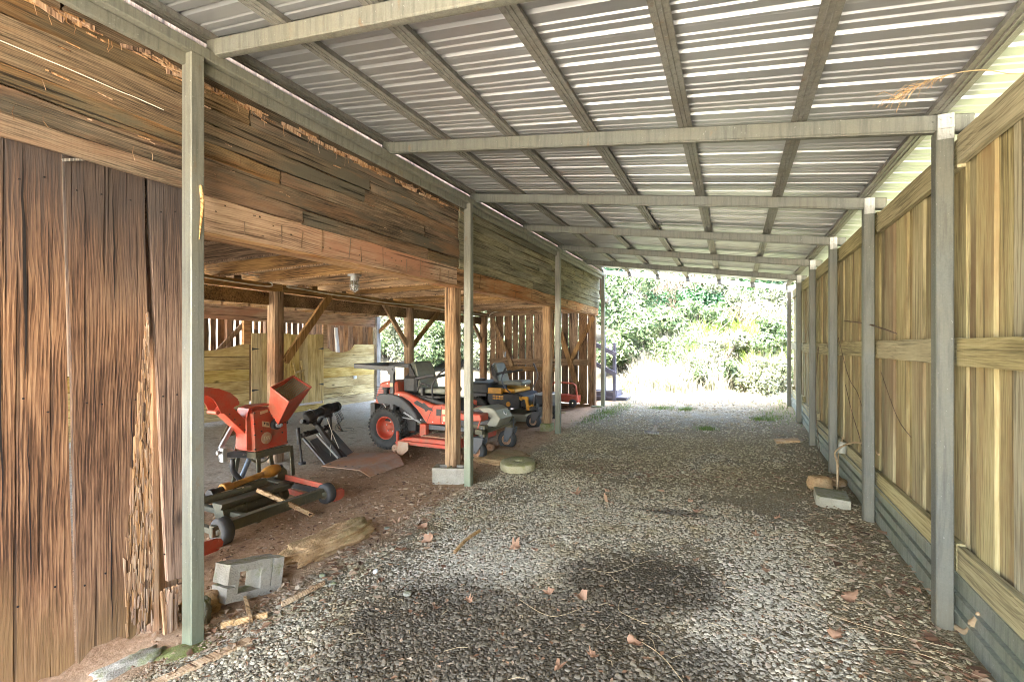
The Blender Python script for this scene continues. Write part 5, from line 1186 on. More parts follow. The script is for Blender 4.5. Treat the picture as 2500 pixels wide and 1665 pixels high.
rock('flat_stone', 'greystone', (-2.88, 10.62, .07), (.3, .2, .12), .2, 39, 'grey stone block at the foot of the far corner post', 'stone', .15)
rock('flat_stone', 'sandstone', (-3.55, 9.9, .0), (.3, .2, .06), .2, 41, 'pale flat stone on the dirt in front of the slatted end wall', 'stone', .2)
for i, (x, y, s, lab) in enumerate(((-2.68, 2.42, .06, 'pale grey pebble nearest the right end of the hollow block'), (-2.52, 2.36, .055, 'flat pale shell-like pebble in the gravel by the hollow block'), (-2.35, 2.6, .05, 'bright white pebble in front of the sandstone rock'), (-1.92, 2.42, .06, 'rounded cream pebble alone in the foreground gravel'), (-2.83, 3.28, .05, 'pale pebble behind the tip of the sandstone rock'))):
    rock('pebble', 'white' if i == 2 else 'greystone', (x, y, ground(x, y) + .02), (s * .95, s * .7, s * .5), i, 50 + i, lab, 'pebble', .25, 1)
# hollow block
def hollow_block(name, L, H, D, cells, mat, label, loc, rot, open_end=False):
    """cells: list of (u0, u1, v0, v1) holes through the depth"""
    mb = MB(); us = sorted({0, L, *[c[0] for c in cells], *[c[1] for c in cells]}); vv = sorted({0, H, *[c[2] for c in cells], *[c[3] for c in cells]})
    def hole(u, v): return any(c[0] - 1e-6 < u < c[1] + 1e-6 and c[2] - 1e-6 < v < c[3] + 1e-6 for c in cells)
    for a, b in zip(us[:-1], us[1:]):
        for e, f in zip(vv[:-1], vv[1:]):
            if hole((a + b) / 2, (e + f) / 2): continue
            mb.box((a - L / 2, -D / 2, e - H / 2), (b - L / 2, D / 2, f - H / 2))
    bm = bmesh.new(); me = bpy.data.meshes.new(name); me.from_pydata(mb.v, [], mb.f); bm.from_mesh(me)
    bmesh.ops.remove_doubles(bm, verts=bm.verts, dist=1e-5)
    seen = {}
    for f in bm.faces:
        key = tuple(sorted(v.index for v in f.verts)); seen.setdefault(key, []).append(f)
    bmesh.ops.delete(bm, geom=[f for l in seen.values() if len(l) > 1 for f in l], context='FACES')
    bmesh.ops.subdivide_edges(bm, edges=bm.edges, cuts=3, use_grid_fill=True)
    for v in bm.verts: v.co += V((1, .6, 1)) * .006 * mnoise.noise(v.co * 14 + V((loc[0], 0, 0)))
    bmesh.ops.recalc_face_normals(bm, faces=bm.faces)
    bm.to_mesh(me); bm.free(); me.materials.append(M[mat]); o = bpy.data.objects.new(name, me); COL.objects.link(o)
    m = o.modifiers.new('b', 'BEVEL'); m.width = .006; m.segments = 2; m.limit_method = 'ANGLE'
    o.location = loc; o.rotation_euler = rot; return tag(o, label, 'block')
hollow_block('concrete_block', .37, .225, .19, [(.07, .215, .045, .175), (.285, .292, .05, .225), (.0, .05, .09, .105)], 'concrete', 'broken hollow concrete block lying tilted on its side in the foreground', (-2.975, 2.06, -.065), (R(-8), R(12), R(82)))
hollow_block('concrete_block', .40, .20, .20, [(.05, .185, .045, .155), (.215, .35, .045, .155)], 'concrete', 'hollow concrete block standing around the foot of the middle wooden post', (-3.07, 4.69, -.035), (R(90), 0, R(20)))
mb = MB(); mb.box((-.10, -.10, -.09), (.10, .10, .08)); o = mb.build('concrete_block', M['mossblock'], bevel=.012); o.location = (-3.09, 7.93, .02); tag(o, 'mossy green footing block under the farther wooden post', 'block')
mb = MB(); mb.prism([(-.13, -.12, 0), (-.10, -.17, 0), (.13, -.17, 0), (.13, .17, 0), (-.13, .17, 0)], (0, 0, .095)); o = mb.build('paver', M['paver'], bevel=.008); o.location = (.82, 5.17, .04); o.rotation_euler = (0, R(2), R(-4)); tag(o, 'thick grey paver with a clipped corner lying on the gravel by the fence', 'paver')
# millstone with a square eye
mb = MB(); n_ = 40; rr = [.23 * (1 + .035 * mnoise.noise(V((math.cos(2 * PI * q / n_) * 2, math.sin(2 * PI * q / n_) * 2, 4)))) for q in range(n_)]
rings = []
for (f_, z_) in ((.98, 0), (1, .012), (1, .07), (.975, .086), (.955, .09), (.6, .094), (.3, .094)): rings.append([(rr[q] * f_ * math.cos(2 * PI * q / n_), rr[q] * f_ * math.sin(2 * PI * q / n_), z_ + .004 * mnoise.noise(V((q * .4, f_ * 5, 1)))) for q in range(n_)])
def sq(a, s_): c_, d = math.cos(a), math.sin(a); m_ = max(abs(c_), abs(d)); return (s_ * c_ / m_, s_ * d / m_)
rings.append([(*sq(2 * PI * q / n_, .030), .092) for q in range(n_)]); rings.append([(*sq(2 * PI * q / n_, .028), .02) for q in range(n_)])
vs = [p for r_ in rings for p in r_]; fs = [(k_ * n_ + q, k_ * n_ + (q + 1) % n_, (k_ + 1) * n_ + (q + 1) % n_, (k_ + 1) * n_ + q) for k_ in range(len(rings) - 1) for q in range(n_)]
fs.append(tuple(len(vs) - n_ + q for q in range(n_))); mb.add(vs, fs, True)
o = mb.build('millstone', M['millstone']); o.location = (-2.51, 5.41, -.065); o.rotation_euler = (R(3), R(-2), .5); tag(o, 'round mossy millstone with a square hole lying on the gravel edge', 'millstone')
# ------------------------------------------------------------------ small fittings
M['glass'] = plain('dusty_jar_glass', (.55, .56, .52), .2, 0, 10, .1, 0); 
gm = M['glass'].node_tree.nodes
for q in gm:
    if q.type == 'BSDF_PRINCIPLED': q.inputs['Transmission Weight'].default_value = .7
LA = thing('jar_lamp', 'wire-caged glass jar lamp hanging under the barn joists', 'lamp', (-4.2, 4.28, 2.20))
mb = MB(); mb.cyl((0, 0, .115), (0, 0, .18), .05, n=18); mb.box((-.06, -.06, .165), (.06, .06, .19), .004); mb.build('lamp_base', M['steel'], LA)
mb = MB(); mb.lathe([(.042, .12), (.045, .05), (.04, .01), (.02, -.012), (.001, -.016)], 20); mb.build('lamp_glass', M['glass'], LA)
mb = MB()
for q in range(6):
    g = 2 * PI * q / 6; mb.tube([(.052 * math.cos(g), .052 * math.sin(g), .13), (.056 * math.cos(g), .056 * math.sin(g), .05), (.05 * math.cos(g), .05 * math.sin(g), 0), (.0, .0, -.03)], .003, 5)
for z_, r_ in ((.05, .056), (.0, .05), (.11, .054)): mb.tube([(r_ * math.cos(2 * PI * q / 20), r_ * math.sin(2 * PI * q / 20), z_) for q in range(21)], .003, 5, False)
mb.build('lamp_cage', M['steel'], LA)
LB = thing('bare_bulb', 'white bulb lamp on the far joists above the stall corner post', 'lamp', (-7.5, 8.5, 2.22))
mb = MB(); mb.cyl((0, 0, .09), (0, 0, .18), .05, n=14); mb.build('lamp_base', M['white'], LB)
mb = MB(); mb.lathe([(.03, .09), (.06, .05), (.055, 0), (.03, -.035), (.001, -.045)], 18); mb.build('bulb', M['white'], LB)
def cable(name, pts, r, mat, lab, cat, k_=6):
    mb = MB(); mb.tube(smoothpts(pts, k_), r, 8); return tag(mb.build(name, M[mat]), lab, cat)
X_ = -5.90
cable('power_cable', [(X_, -2, 2.36), (X_, 2.6, 2.365), (X_, 3.4, 2.36), (X_, 4.15, 2.345), (X_, 4.42, 2.36), (X_ + .01, 4.38, 2.42), (X_, 4.2, 2.47), (X_, 3.95, 2.47)], .009, 'cable', 'white power cable looping back to the joist left of the rough barn post', 'cable')
cable('power_cable', [(X_ + .05, 5.0, 2.41), (X_, 4.72, 2.40), (X_, 4.70, 2.375), (X_, 5.0, 2.37), (X_, 5.6, 2.35), (X_, 6.0, 2.355), (X_, 6.7, 2.33), (X_, 7.3, 2.34), (X_, 7.9, 2.36), (X_, 9.0, 2.33), (X_, 10.8, 2.34)], .009, 'cable', 'white power cable sagging along the barn girder right of the rough post', 'cable')
cable('power_cable', [(-5.2, 10.78, 2.42), (-5.5, 10.78, 2.44), (-5.8, 10.76, 2.36), (-5.86, 10.74, 2.1), (-5.86, 10.74, 1.6)], .007, 'cable', 'thin cable drooping onto the corner post of the slatted end wall', 'cable')
cable('string', [(-2.905, .2, 2.86), (-2.905, .8, 2.845), (-2.905, 1.1, 2.845), (-2.905, 1.28, 2.84), (-2.905, 1.36, 2.842), (-2.90, 1.42, 2.838), (-2.90, 1.5, 2.835)], .0022, 'cable', 'white string stretched along the dark siding at top left', 'string', 5)
OU = MB(); OU.box((-9.985, 10.1, .57), (-9.94, 10.22, .65), .004); ou = tag(OU.build('outlet_box', M['white']), 'small white outlet box on the pale stall boards', 'outlet')
mb = MB(); mb.box((-9.939, 10.125, .60), (-9.936, 10.145, .625)); mb.box((-9.939, 10.17, .60), (-9.936, 10.19, .625)); mb.build('socket', M['black'], ou)
for i, (y_, dy, lab) in enumerate(((10.55, .05, 'white pipe leaning inside the right-hand stall, left of the pair'), (10.68, -.04, 'white pipe leaning inside the right-hand stall, right of the pair'))):
    mb = MB(); mb.cyl((-11.0, y_, .3), (-11.2, y_ + dy, 2.1), .035, n=12); tag(mb.build('pipe', M['white']), lab, 'pipe', 'pipes leaning in the stall')
for i, (y0_, x0_, lab) in enumerate(((6.0, -10.4, 'dark board lying across the stall loft above the header'), (6.6, -10.7, 'second long board lying across the stall loft by the rough post'))):
    mb = MB(); mb.plank((x0_, y0_ - .8, 2.41), (x0_ - .3, y0_ + 1.2, 2.41), .12, .03, (1, 0, 0), 6); tag(mb.build('loose_board', M['greywood']), lab, 'board')
FLD = thing('flood_light', 'small white flood light with sensor on the far left steel post', 'flood light', (-2.74, 10.84, 2.6))
mb = MB(); mb.lathe([(.06, 0), (.07, .03), (.055, .06), (.001, .065)], 18, Matrix(((0, 0, 1), (1, 0, 0), (0, 1, 0))), (.05, .0, .03)); mb.build('lamp_head', M['white'], FLD)
mb = MB(); mb.cyl((-.01, 0, .0), (.05, 0, .03), .018, n=10); mb.box((-.012, -.04, -.05), (.0, .04, .05), .003); mb.cyl((.02, -.02, -.03), (.10, -.05, -.09), .03, n=12); mb.build('sensor', M['white'], FLD)
mb = MB(); mb.lathe([(.001, 0), (.03, 0), (.034, .01), (.034, .13), (.02, .16), (.012, .17), (.012, .20), (.001, .20)], 14); o = tag(mb.build('spray_bottle', M['bluesteel']), 'small blue bottle standing on the end wall rail', 'bottle'); o.location = (-5.36, 10.80, 1.235)
# red plastic frame by the end wall
RC = thing('red_cart', 'red plastic cart with a rounded frame handle by the slatted end wall', 'cart', (-3.5, 10.35, .1))
mb = MB(); lo = smoothpts([(-.42, 0, .16), (-.42, 0, .44), (-.38, 0, .53), (-.28, 0, .555), (.05, 0, .545), (.16, 0, .51), (.19, 0, .43), (.22, 0, .12)], 5); mb.tube(lo, .026, 10, squash=.8); mb.build('handle_frame', M['red'], RC)
mb = MB(); mb.prism([(-.42, -.03, .10), (.22, -.03, .10), (.225, -.03, .26), (.1, -.03, .25), (-.05, -.03, .27), (-.42, -.03, .27)], (0, .3, 0), .015); mb.build('cart_body', M['red'], RC)
for x_ in (-.3, .12):
    mb = MB(); mb.lathe([(.02, -.02), (.09, -.025), (.10, 0), (.09, .025), (.02, .02)], 18, MR, (x_, -.05, .085)); mb.build('cart_wheel', M['rubber'], RC)
# wooden steps outside with railing
ST = thing('wooden_steps', 'dark painted wooden steps with a slanted blue-grey railing beyond the barn corner', 'steps', (-2.75, 12.0, .15))
def spart(mb, name, mat): return mb.build(name, M[mat], ST, True)
mb = MB(); mb.box((-3.3, 11.75, .36), (-2.68, 12.5, .39), .004); spart(mb, 'tread', 'deck')
mb = MB(); mb.box((-3.3, 11.65, .20), (-2.40, 12.5, .235), .004); spart(mb, 'tread', 'deck')
mb = MB(); mb.box((-2.72, 11.78, .235), (-2.69, 12.48, .36)); mb.box((-2.46, 11.68, .10), (-2.43, 12.48, .20)); mb.prism([(-3.3, 11.70, .05), (-2.44, 11.70, .05), (-2.44, 11.70, .198), (-2.7, 11.70, .2), (-2.7, 11.70, .358), (-3.3, 11.70, .358)], (0, .03, 0)); spart(mb, 'riser', 'deck')
for x_, z1 in ((-2.72, 1.60), (-2.98, 1.78), (-3.25, 1.9)):
    mb = MB(); mb.box((x_ - .04, 11.62, .1), (x_ + .04, 11.695, z1), .004); spart(mb, 'railing_post', 'deck')
for z_ in (1.36, .86):
    mb = MB(); mb.beam((-3.4, 11.60, z_ + .3), (-2.66, 11.60, z_ - .06), .035, .11, (0, 0, 1), .004); spart(mb, 'handrail', 'deck')
# debris by the first post
mb = MB(); mb.plank((-2.70, .95, -.19), (-2.47, 1.72, -.165), .055, .02, (1, 0, 0), 8, .012); tag(mb.build('wood_strip', M['scrapwood']), 'long split wood strip lying at the gravel edge in the bottom left', 'wood strip')
for (a, b, w_, lab) in (((-2.86, 1.95, -.13), (-2.62, 1.83, -.15), .035, 'rotten wood splinter between the first post and the hollow block'), ((-2.74, 1.72, -.15), (-2.60, 1.92, -.15), .03, 'short brown bark chip in front of the rotten splinter'), ((-2.6, 2.02, -.14), (-2.55, 2.32, -.13), .03, 'pale bark strip along the lower edge of the hollow block')):
    mb = MB(); mb.plank(a, b, w_, .016, (0, 0, 1), 5, .01); tag(mb.build('bark_strip', M['scrapwood']), lab, 'bark')
mb = MB(); mb.tube(smoothpts([(-1.92, 2.99, -.065), (-1.94, 3.2, -.05), (-1.947, 3.42, -.06)], 4), .014, 8); tag(mb.build('stick', M['scrapwood']), 'short straight stick lying on the gravel right of the red brown leaf', 'stick')
for pts_, r_, lab in (([(-.95, 3.13, -.045), (-.75, 3.15, -.03), (-.62, 3.32, -.04)], .005, 'bent pale stalk on the upper left of the big dark stain'), ([(-.62, 2.82, -.06), (-.6, 2.7, -.05), (-.44, 2.63, -.06)], .005, 'short bent straw at the lower rim of the big dark stain'),
    ([(-.43, 2.46, -.07), (-.3, 2.36, -.06), (-.12, 2.1, -.075)], .006, 'long straw running from the folded leaf to the bottom edge'), ([(-1.2, 2.6, -.08), (-.95, 2.5, -.06), (-.8, 2.66, -.07)], .005, 'curved brown twig in the dark gravel at bottom centre'),
    ([(.25, 3.2, -.03), (.6, 3.02, -.01), (1.0, 2.95, .0)], .006, 'long reddish straw lying in front of the nearest fence post'), ([(.4, 2.7, -.03), (.75, 2.85, -.01), (1.02, 2.72, .0)], .005, 'thin brown stem in the gravel by the metal skirting'), ([(-1.62, 3.2, -.06), (-1.72, 3.0, -.05), (-1.75, 2.9, -.06)], .004, 'pale leaf stalk beside the torn reddish leaf')):
    mb = MB(); mb.tube(smoothpts([(p[0], p[1], ground(p[0], p[1]) + .035) for p in pts_], 6), r_ * .26, 6); tag(mb.build('straw', M['straw']), lab, 'straw', 'single straws on the gravel')
mb = MB(); mb.plank((-1.35, 7.95, .07), (-1.12, 7.98, .07), .1, .03, (0, 1, 0), 4, .01); mb.plank((-1.22, 8.0, .06), (-1.14, 8.0, .2), .06, .03, (1, 0, 0), 3, .01); tag(mb.build('wood_chunk', M['greywood']), 'small upright wood chunk on the far gravel in the middle of the lane', 'wood chunk')
mb = MB(); mb.plank((.55, 7.75, .12), (.85, 7.8, .15), .12, .03, (0, 1, .2), 4, .02); tag(mb.build('bark_strip', M['scrapwood']), 'curled brown bark piece on the gravel near the fourth fence post', 'bark')
tag(MB().tube(smoothpts([(1.06, 3.22, .02), (1.07, 3.12, .05), (1.08, 3.05, .14), (1.07, 3.0, .21)], 5), [.016] * 8 + [.024, .026, .022, .018, .016, .012, .010, .006], 8).build('driftwood', M['vine']), 'gnarled root piece leaning on the skirting behind the nearest fence post', 'root')

# reed that pokes over the fence, vines and twigs on it
RE = thing('reed', 'dry reed with a feathery head arching in over the fence at top right', 'reed', (1.3, 2.2, 2.4))
st_ = smoothpts([(1.30, 2.50, 2.56), (1.08, 2.62, 2.62), (.91, 2.54, 2.635), (.74, 2.46, 2.60), (.60, 2.40, 2.52)], 8)
mb = MB(); mb.tube(st_, [.0026] * 20 + [.0016] * (len(st_) - 20), 6); mb.build('stem', M['straw'], RE, True)
mb = MB()
for _ in range(46):
    p = st_[random.randint(21, len(st_) - 1)]; L = random.uniform(.04, .11); d_ = V((-.75, -.35, -.2 + random.gauss(0, .3))) ; d_ += V((random.gauss(0, .18), random.gauss(0, .18), 0)); d_.normalize(); d2 = (d_ + V((0, 0, -.9))).normalized()
    mb.tube([p, p + d_ * L * .6, p + d_ * L * .6 + d2 * L * .4], .0009, 4, False)
M['plume'] = plain('reed_plume', (.55, .36, .19), .8, 0, 30, .3, 0); mb.build('plume', M['plume'], RE, True)
tag(MB().tube(smoothpts([(1.0, 5.62, 1.76), (1.02, 4.8, 1.69), (1.0, 3.97, 1.59)], 6), .006, 6).build('twig', M['darktwig']), 'thin dark twig slanting across the fence above the middle rail', 'twig')
for i, (pts_, r_, lab, mt) in enumerate((
    ([(.93, 5.55, .03), (.94, 5.6, .3), (.95, 5.75, .42), (1.02, 5.4, .58), (1.06, 5.0, .64), (1.07, 4.7, .62)], .014, 'pale vine stem rising behind the yellow rock by the fence', 'vine'),
    ([(.95, 5.6, .03), (.97, 5.72, .2), (1.0, 5.9, .36), (1.04, 5.9, .55)], .009, 'short vine shoot beside the pale vine stem', 'vine'),
    ([(1.06, 5.9, 1.1), (1.06, 5.6, .85), (1.06, 5.3, .66), (1.06, 5.1, .5)], .006, 'thin dark tendril hanging on the second fence bay', 'darktwig'),
    ([(1.05, 6.2, 1.6), (1.05, 5.7, 1.2), (1.06, 5.35, 1.05), (1.06, 5.0, .78)], .005, 'long thin tendril crossing the second fence bay', 'darktwig'),
    ([(1.02, 7.2, .1), (1.0, 7.4, .6), (1.03, 7.6, 1.1), (1.02, 7.3, 1.5)], .007, 'dark vine climbing by the third fence post', 'darktwig'),
    ([(1.06, 4.6, 1.3), (1.06, 4.2, 1.0), (1.06, 3.9, .9)], .004, 'hair-thin tendril in the first fence bay', 'darktwig'))):
    tag(MB().tube(smoothpts(pts_, 7), r_ * .6, 6).build('vine', M[mt]), lab, 'vine', 'vines on the fence')
mb = MB(); mb.tube([(1.03, 5.9, .38), (1.04, 5.9, .46), (1.04, 5.9, .5)], [.04, .045, .03], 12); tag(mb.build('insulator', M['silver']), 'small pale plastic knob on the skirting behind the vine stem', 'insulator')
mb = MB(); mb.prism([(1.04, 2.55, 1.53), (1.04, 2.30, 1.53), (1.04, 2.30, 1.68)], (.012, 0, 0), .002); tag(mb.build('plastic_sheet', M['silver']), 'pale plastic corner tucked above the middle rail at the right edge', 'plastic sheet')

# ------------------------------------------------------------------ plants
def leaf_cloud(centers, radii, n, size, mat, name, par=None, up=.25, flat=.8):
    """many leaf faces through the volume of several clumps"""
    cs = np.array(centers); rs = np.array(radii, float); w = rs ** 2; w /= w.sum()
    idx = RNG.choice(len(cs), n, p=w); d = RNG.normal(0, 1, (n, 3)); d /= np.linalg.norm(d, axis=1)[:, None]
    rad = RNG.uniform(.25, 1.0, n) ** .45 * RNG.uniform(.75, 1.12, n)
    p = cs[idx] + d * (rad * rs[idx])[:, None] * np.array([1, 1, flat])
    nrm = d + np.array([0, 0, up]) + RNG.normal(0, .55, (n, 3)); nrm /= np.linalg.norm(nrm, axis=1)[:, None]
    t = np.cross(nrm, RNG.normal(0, 1, (n, 3))); t /= np.linalg.norm(t, axis=1)[:, None]; b = np.cross(nrm, t)
    s = size * RNG.uniform(.6, 1.35, n)[:, None]
    v = np.stack([p - t * s, p + b * s * .45 - t * s * .1 , p + t * s + nrm * s * -.25, p - b * s * .45 - t * s * .1], 1).reshape(-1, 3)
    return np_mesh(name, v, np.arange(n * 4, dtype=np.int32), 4, mat, False, par)

def blades(pos, h, n, spread, w, mat, name, par=None, droop=.5):
    """arching grass blades from pos"""
    vs = []; fs = []; k_ = 5
    for _ in range(n):
        a = random.uniform(0, 2 * PI); r_ = spread * random.random() ** .6; p = V(pos) + V((math.cos(a) * r_, math.sin(a) * r_, 0)); g = a + random.gauss(0, .9)
        d = V((math.cos(g), math.sin(g), 0)); H = h * random.uniform(.5, 1.15); dr = droop * random.uniform(.2, 1.3); sd = V((-d.y, d.x, 0)); base = len(vs); ww = w * random.uniform(.6, 1.3)
        for i in range(k_ + 1):
            t = i / k_; q = p + d * (H * dr * t * t) + V((0, 0, H * (t - .38 * dr * t * t))); q2 = ww * (1 - t) ** .7
            vs += [q + sd * q2, q - sd * q2]
        for i in range(k_): fs.append((base + i * 2, base + i * 2 + 1, base + i * 2 + 3, base + i * 2 + 2))
    return np_mesh(name, np.array([tuple(v) for v in vs]), np.array(fs).ravel(), 4, mat, True, par)

def shrub(name, label, cat, x, y, h, w, n, size, mat, group=None, stems=True, sink=.1):
    z = ground(x, y) - sink; o = thing(name, label, cat, (x, y, z), 0, group)
    cs = []; rs = []
    for _ in range(int(6 + w * 3)):
        a = random.uniform(0, 2 * PI); r_ = w * .38 * random.random() ** .5; zz = h * random.uniform(.2, .86); cs.append((math.cos(a) * r_, math.sin(a) * r_, zz)); rs.append(random.uniform(.2, .36) * min(w, h * 1.2) * (1.15 - .5 * zz / h))
    leaf_cloud(cs, rs, n, size, mat, 'foliage', o)
    mb = MB()
    for c_ in cs[:7]: mb.tube(smoothpts([(0, 0, 0), (c_[0] * .4, c_[1] * .4, c_[2] * .5), c_], 4), [.035 * h / 2 * (1 - i / 10) + .006 for i in range(9)], 6)
    mb.build('stem', M['bark'], o); return o

def grass_clump(label, x, y, h, n, mat, group, w=.010, spread=.3, droop=.6, name='tall_grass'):
    z = ground(x, y) - .05; o = blades((0, 0, 0), h, n, spread, w, M[mat], name, None, droop); o.location = (x, y, z); return tag(o, label, 'grass clump', group, 'thing')

def tree(label, x, y, h, cr, n, size, mat, group, trunk=.16, lo=.3, name='broadleaf_tree'):
    z = ground(x, y) - .1; o = thing(name, label, 'tree', (x, y, z), 0, group); mb = MB()
    lean = V((random.gauss(0, .04), random.gauss(0, .04), 1)) * h; tp = smoothpts([(0, 0, 0), lean * .35 + V((random.gauss(0, .1), random.gauss(0, .1), 0)), lean * .8], 6); mb.tube(tp, [lerp(trunk, trunk * .3, i / 12) for i in range(len(tp))], 10)
    cs = []; rs = []
    for _ in range(16):
        a = random.uniform(0, 2 * PI); t = random.uniform(lo, 1.0); r_ = cr * random.uniform(.3, .85) * (1.1 - .55 * abs(t - .55)); c_ = V((math.cos(a) * r_, math.sin(a) * r_, h * t)); cs.append(tuple(c_)); rs.append(cr * random.uniform(.28, .46))
        s_ = lean * max(.2, t * .75); mb.tube(smoothpts([s_, s_.lerp(c_, .5) + V((0, 0, .15)), c_], 3), [trunk * .3, trunk * .25, trunk * .2, trunk * .16, trunk * .12, trunk * .08, trunk * .05], 6)
    mb.build('trunk', M['bark'], o); leaf_cloud(cs, rs, n, size, mat, 'crown', o); return o

random.seed(21)
g1 = 'shrubs on the bank at the end of the lane'
SH = [(-2.9, 14.2, 1.9, 1.7, 2600, .075, 'leaf', 'bright green shrub right behind the steps at the left of the lane end'), (-1.7, 15.2, 1.5, 1.7, 2400, .07, 'leaf', 'leafy shrub low on the bank just right of the steps shrub'),
 (-3.4, 16.0, 2.6, 2.2, 3200, .085, 'leaf', 'tall light green shrub high on the left of the bank'), (-.6, 14.3, .8, 1.2, 1500, .05, 'leafpale', 'low pale scrub at the left foot of the bank'),
 (-.2, 16.6, 1.5, 1.8, 1800, .06, 'leafpale', 'pale straggly shrub in the middle of the bank'), (1.5, 15.4, 1.2, 1.4, 1700, .06, 'leafpale', 'pale bush on the right of the bank beside the last fence post'),
 (1.0, 16.8, .8, .9, 900, .14, 'leaf', 'broad-leaved weed with large soft green leaves on the right of the bank'), (2.8, 16.2, 1.8, 2.0, 2200, .07, 'leafpale', 'pale bush seen past the end of the fence'),
 (.7, 14.0, .75, .8, 420, .05, 'dryvine', 'bare twiggy bush in front of the last fence post'), (.9, 18.6, 1.5, 2.0, 2200, .07, 'leafpale', 'pale leafy mound near the top of the bank')]
for x, y, lab in ((.25, 12.5, 'small pale weed bush right of the lane end, nearest the middle'), (.75, 12.1, 'small pale weed bush at the foot of the last fence post'), (1.25, 12.6, 'small pale weed bush outside the last fence post'), (-.5, 12.9, 'small pale weed bush left of the middle of the lane end'), (-1.3, 13.0, 'small pale weed bush in front of the green scrub by the steps')): SH.append((x, y, .55, .75, 700, .04, 'leafpale', lab))
row = ['lowest', 'second lowest', 'middle', 'upper', 'topmost']; colw = ['far left', 'left', 'left of centre', 'right of centre', 'right', 'far right']
for j in range(5):
    for i in range(6):
        x = -2.6 + i * 1.05 + random.gauss(0, .15) + .2 * (j % 2); y = 12.7 + j * 1.3 + random.gauss(0, .15)
        if j == 0 and i in (0, 1): continue
        mt = random.choice(['leafpale', 'leafpale', 'leaf']) if i > 1 else 'leaf'
        if j >= 3 and i <= 3: mt = 'leafdark'
        SH.append((x, y, random.uniform(.75, 1.2) + .13 * j, random.uniform(1.2, 1.6), 1500, random.uniform(.045, .07), mt, '%s scrub in the %s row of the bank, at its %s' % ({'leafpale': 'pale green', 'leaf': 'mid green', 'leafdark': 'dark green'}[mt], row[j], colw[i])))
for x, y, h, w, n, s, mt, lab in SH: shrub('shrub', lab, 'shrub', x, y, h, w, n, s, M[mt], g1)
g2 = 'trees above the bank'
for x, y, h, cr, n, lab in ((-3.6, 19.2, 4.2, 1.9, 5200, 'dark evergreen tree at the top left above the bank'), (-.8, 20.0, 4.0, 1.9, 5200, 'dark evergreen tree at the top centre above the bank'), (2.2, 20.6, 4.6, 2.0, 4200, 'dark evergreen tree at the top right above the bank'), (-6.8, 19.5, 5.5, 2.3, 4200, 'dark evergreen tree behind the barn corner')):
    tree(lab, x, y, h, cr, n, .085, M['leafdark'], g2, .13, .05, 'evergreen_tree')
for x, y, lab in ((-8.0, 27, 'tall forest tree far behind the bank on the left'), (-3, 28, 'tall forest tree far behind the middle of the bank'), (2, 28, 'tall forest tree far behind the right of the bank'), (7, 25, 'tall forest tree beyond the fence side of the bank')):
    tree(lab, x, y, 8, 3.6, 5200, .16, M['leaf'], 'tall trees far behind', .25, .15)
g3 = 'dry vine tangles on the bank'
for x, y, h, w, lab in ((-1.9, 17.6, 1.9, 1.9, 'tangle of grey dry vines left of the bank centre'), (-.6, 18.2, 1.7, 1.6, 'tangle of dry vines hanging under the central evergreen'), (.5, 15.2, .8, 1.0, 'reddish dry bramble low on the right of the bank')):
    z = ground(x, y); o = thing('vine_tangle', lab, 'vines', (x, y, z), 0, g3); mb = MB()
    for _ in range(90):
        a = random.uniform(0, 2 * PI); p = V((math.cos(a) * w * .5 * random.random(), math.sin(a) * w * .3, 0)); top = p + V((random.gauss(0, .25) * w, random.gauss(0, .15) * w - .15, h * random.uniform(.4, 1.05))); mid = p.lerp(top, .6) + V((random.gauss(0, .15), -.1, .2 * h)); end = top + V((random.gauss(0, .3), -random.uniform(.05, .4), -random.uniform(.1, .6) * h)); mb.tube(smoothpts([p, mid, top, end], 4), .007, 4, False)
    mb.build('stem', M['dryvine'], o); leaf_cloud([(0, 0, h * .5), (w * .25, 0, h * .4), (-w * .25, 0, h * .6)], [w * .4] * 3, 500, .04, M['dryvine'], 'foliage', o)
gi = 0
spots = []
for r_ in range(140):
    x = random.uniform(-2.8, 3.0); y = random.uniform(12.7, 15.5)
    if x < -1.2 and y > 14.0 and random.random() < .7: continue
    spots.append((x, y))
spots.sort(key=lambda p: p[0])
for x, y in spots:
    mt = random.choice(['drygrass', 'drygrass', 'grass']); h = random.uniform(.35, .9) if y < 15 else random.uniform(.5, 1.0)
    grass_clump(('tuft of green grass growing on the sunny bank at the lane end' if mt == 'grass' else 'tuft of bleached dry grass on the sunny bank at the lane end'), x, y, h, 130, mt, 'green grass tufts on the bank' if mt == 'grass' else 'dry grass tufts on the bank', .009, .35, .7)
def sward(name, n, fn, h, mat, w=.005):
    vs = []; fs = []
    for _ in range(n):
        x, y = fn(); z = ground(x, y); a = random.uniform(0, 2 * PI); H = h * random.uniform(.4, 1.3); dx, dy = math.cos(a), math.sin(a); b = len(vs); l_ = H * random.uniform(.2, .9)
        for t in (0, .5, 1): vs += [(x + dx * l_ * t * t - dy * w * (1 - t), y + dy * l_ * t * t + dx * w * (1 - t), z + H * t * (1 - .25 * t)), (x + dx * l_ * t * t + dy * w * (1 - t), y + dy * l_ * t * t - dx * w * (1 - t), z + H * t * (1 - .25 * t))]
        fs += [(b, b + 1, b + 3, b + 2), (b + 2, b + 3, b + 5, b + 4)]
    return tag(np_mesh(name, np.array(vs), np.array(fs).ravel(), 4, M[mat], True), kind='stuff')
GP = [(-2.55, 9.3, .22, .35), (-2.35, 10.5, .25, .35), (-1.4, 10.5, .25, .12), (-.9, 10.4, .12, .1), (.75, 9.8, .35, .4), (1.0, 11.2, .2, .4), (.5, 9.5, .2, .1), (-.43, 8.5, .12, .05), (-2.4, 9.9, .2, .3)]
def gp():
    c_ = random.choice(GP); return random.gauss(c_[0], c_[2] * .6), random.gauss(c_[1], c_[3])
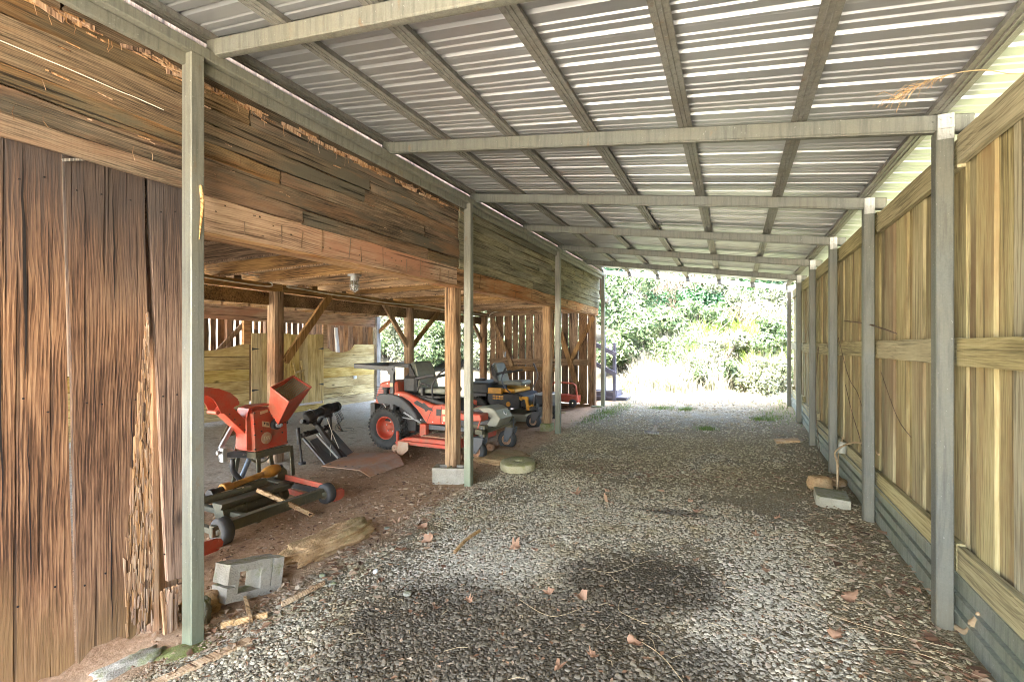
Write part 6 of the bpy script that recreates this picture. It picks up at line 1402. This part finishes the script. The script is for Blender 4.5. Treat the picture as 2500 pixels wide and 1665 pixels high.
sward('grass', 2600, gp, .07, 'grass')
sward('grass', 3500, lambda: (random.uniform(-2.4, 1.6), random.gauss(12.0, .45)), .09, 'drygrass', .005)
sward('meadow_grass', 9000, lambda: (random.uniform(-3.2, 3.5), random.uniform(12.3, 15.5)), .16, 'drygrass', .006)
# woodland beyond the open barn end
g4 = 'woodland behind the barn'
wl = ((-7.6, 18.5), (-9.4, 18.0), (-11.2, 18.6), (-13, 18.2), (-15, 18.8), (-17, 19.5), (-9.0, 21.5), (-11.4, 22), (-14.2, 22.5), (-17.5, 23.5))
wn = ['first', 'second', 'third', 'fourth', 'fifth', 'sixth']
for i, (x, y) in enumerate(wl):
    if i < 6: shrub('shrub', 'sunlit green bush behind the open barn end, %s from the right' % wn[i], 'shrub', x, y, 3.0 + random.random(), 2.9, 4200, .10, M[['leaf', 'leafpale', 'leaf', 'leaf', 'leafpale', 'leaf'][i]], g4)
    else: tree(['woodland tree behind the right side of the open barn end', 'woodland tree behind the middle of the open barn end', 'woodland tree behind the left side of the open barn end', 'woodland tree farthest left beyond the barn stalls'][i - 6], x, y, 7, 2.8, 5200, .12, M['leaf'], g4, .18, .08)

# ------------------------------------------------------------------ sun, sky, camera
SUN_EL, KX, KY = 64, .14, .36
d = V((KX, KY, -1)).normalized()
su = bpy.data.lights.new('sun', 'SUN'); su.energy = 4.2; su.angle = R(.53); su.color = (1, .94, .83)
so = bpy.data.objects.new('sun', su); COL.objects.link(so); so.rotation_euler = d.to_track_quat('-Z', 'Y').to_euler()
el = math.asin(-d.z); az = math.atan2(-d.x, -d.y)      # direction towards the sun, measured from +Y to +X
wd = bpy.data.worlds.new('World'); sc.world = wd; wd.use_nodes = True; nt = wd.node_tree
sky = nt.nodes.new('ShaderNodeTexSky'); sky.sky_type = 'NISHITA'; sky.sun_disc = False; sky.sun_elevation = el; sky.sun_rotation = az; sky.air_density = 1.0; sky.dust_density = 3.5
bg = nt.nodes['Background']; nt.links.new(sky.outputs[0], bg.inputs[0]); bg.inputs[1].default_value = .15
cam = bpy.data.cameras.new('camera'); co = bpy.data.objects.new('camera', cam); COL.objects.link(co)
cam.sensor_width = 36; cam.lens = 16.234; cam.shift_y = .0057; cam.clip_start = .05; cam.clip_end = 900
co.location = (0, 0, 1.5); co.rotation_euler = (PI / 2, 0, .4475); sc.camera = co
sc.view_settings.view_transform = 'Standard'; sc.view_settings.look = 'None'; sc.view_settings.gamma = 1; sc.view_settings.exposure = 5.3
sc.render.engine = 'CYCLES'; cy = sc.cycles
cy.max_bounces = 12; cy.diffuse_bounces = 12; cy.glossy_bounces = 4; cy.transmission_bounces = 4; cy.transparent_max_bounces = 4; cy.caustics_reflective = False; cy.caustics_refractive = False
cy.filter_width = 1.0; cy.use_denoising = True; cy.sample_clamp_indirect = 8
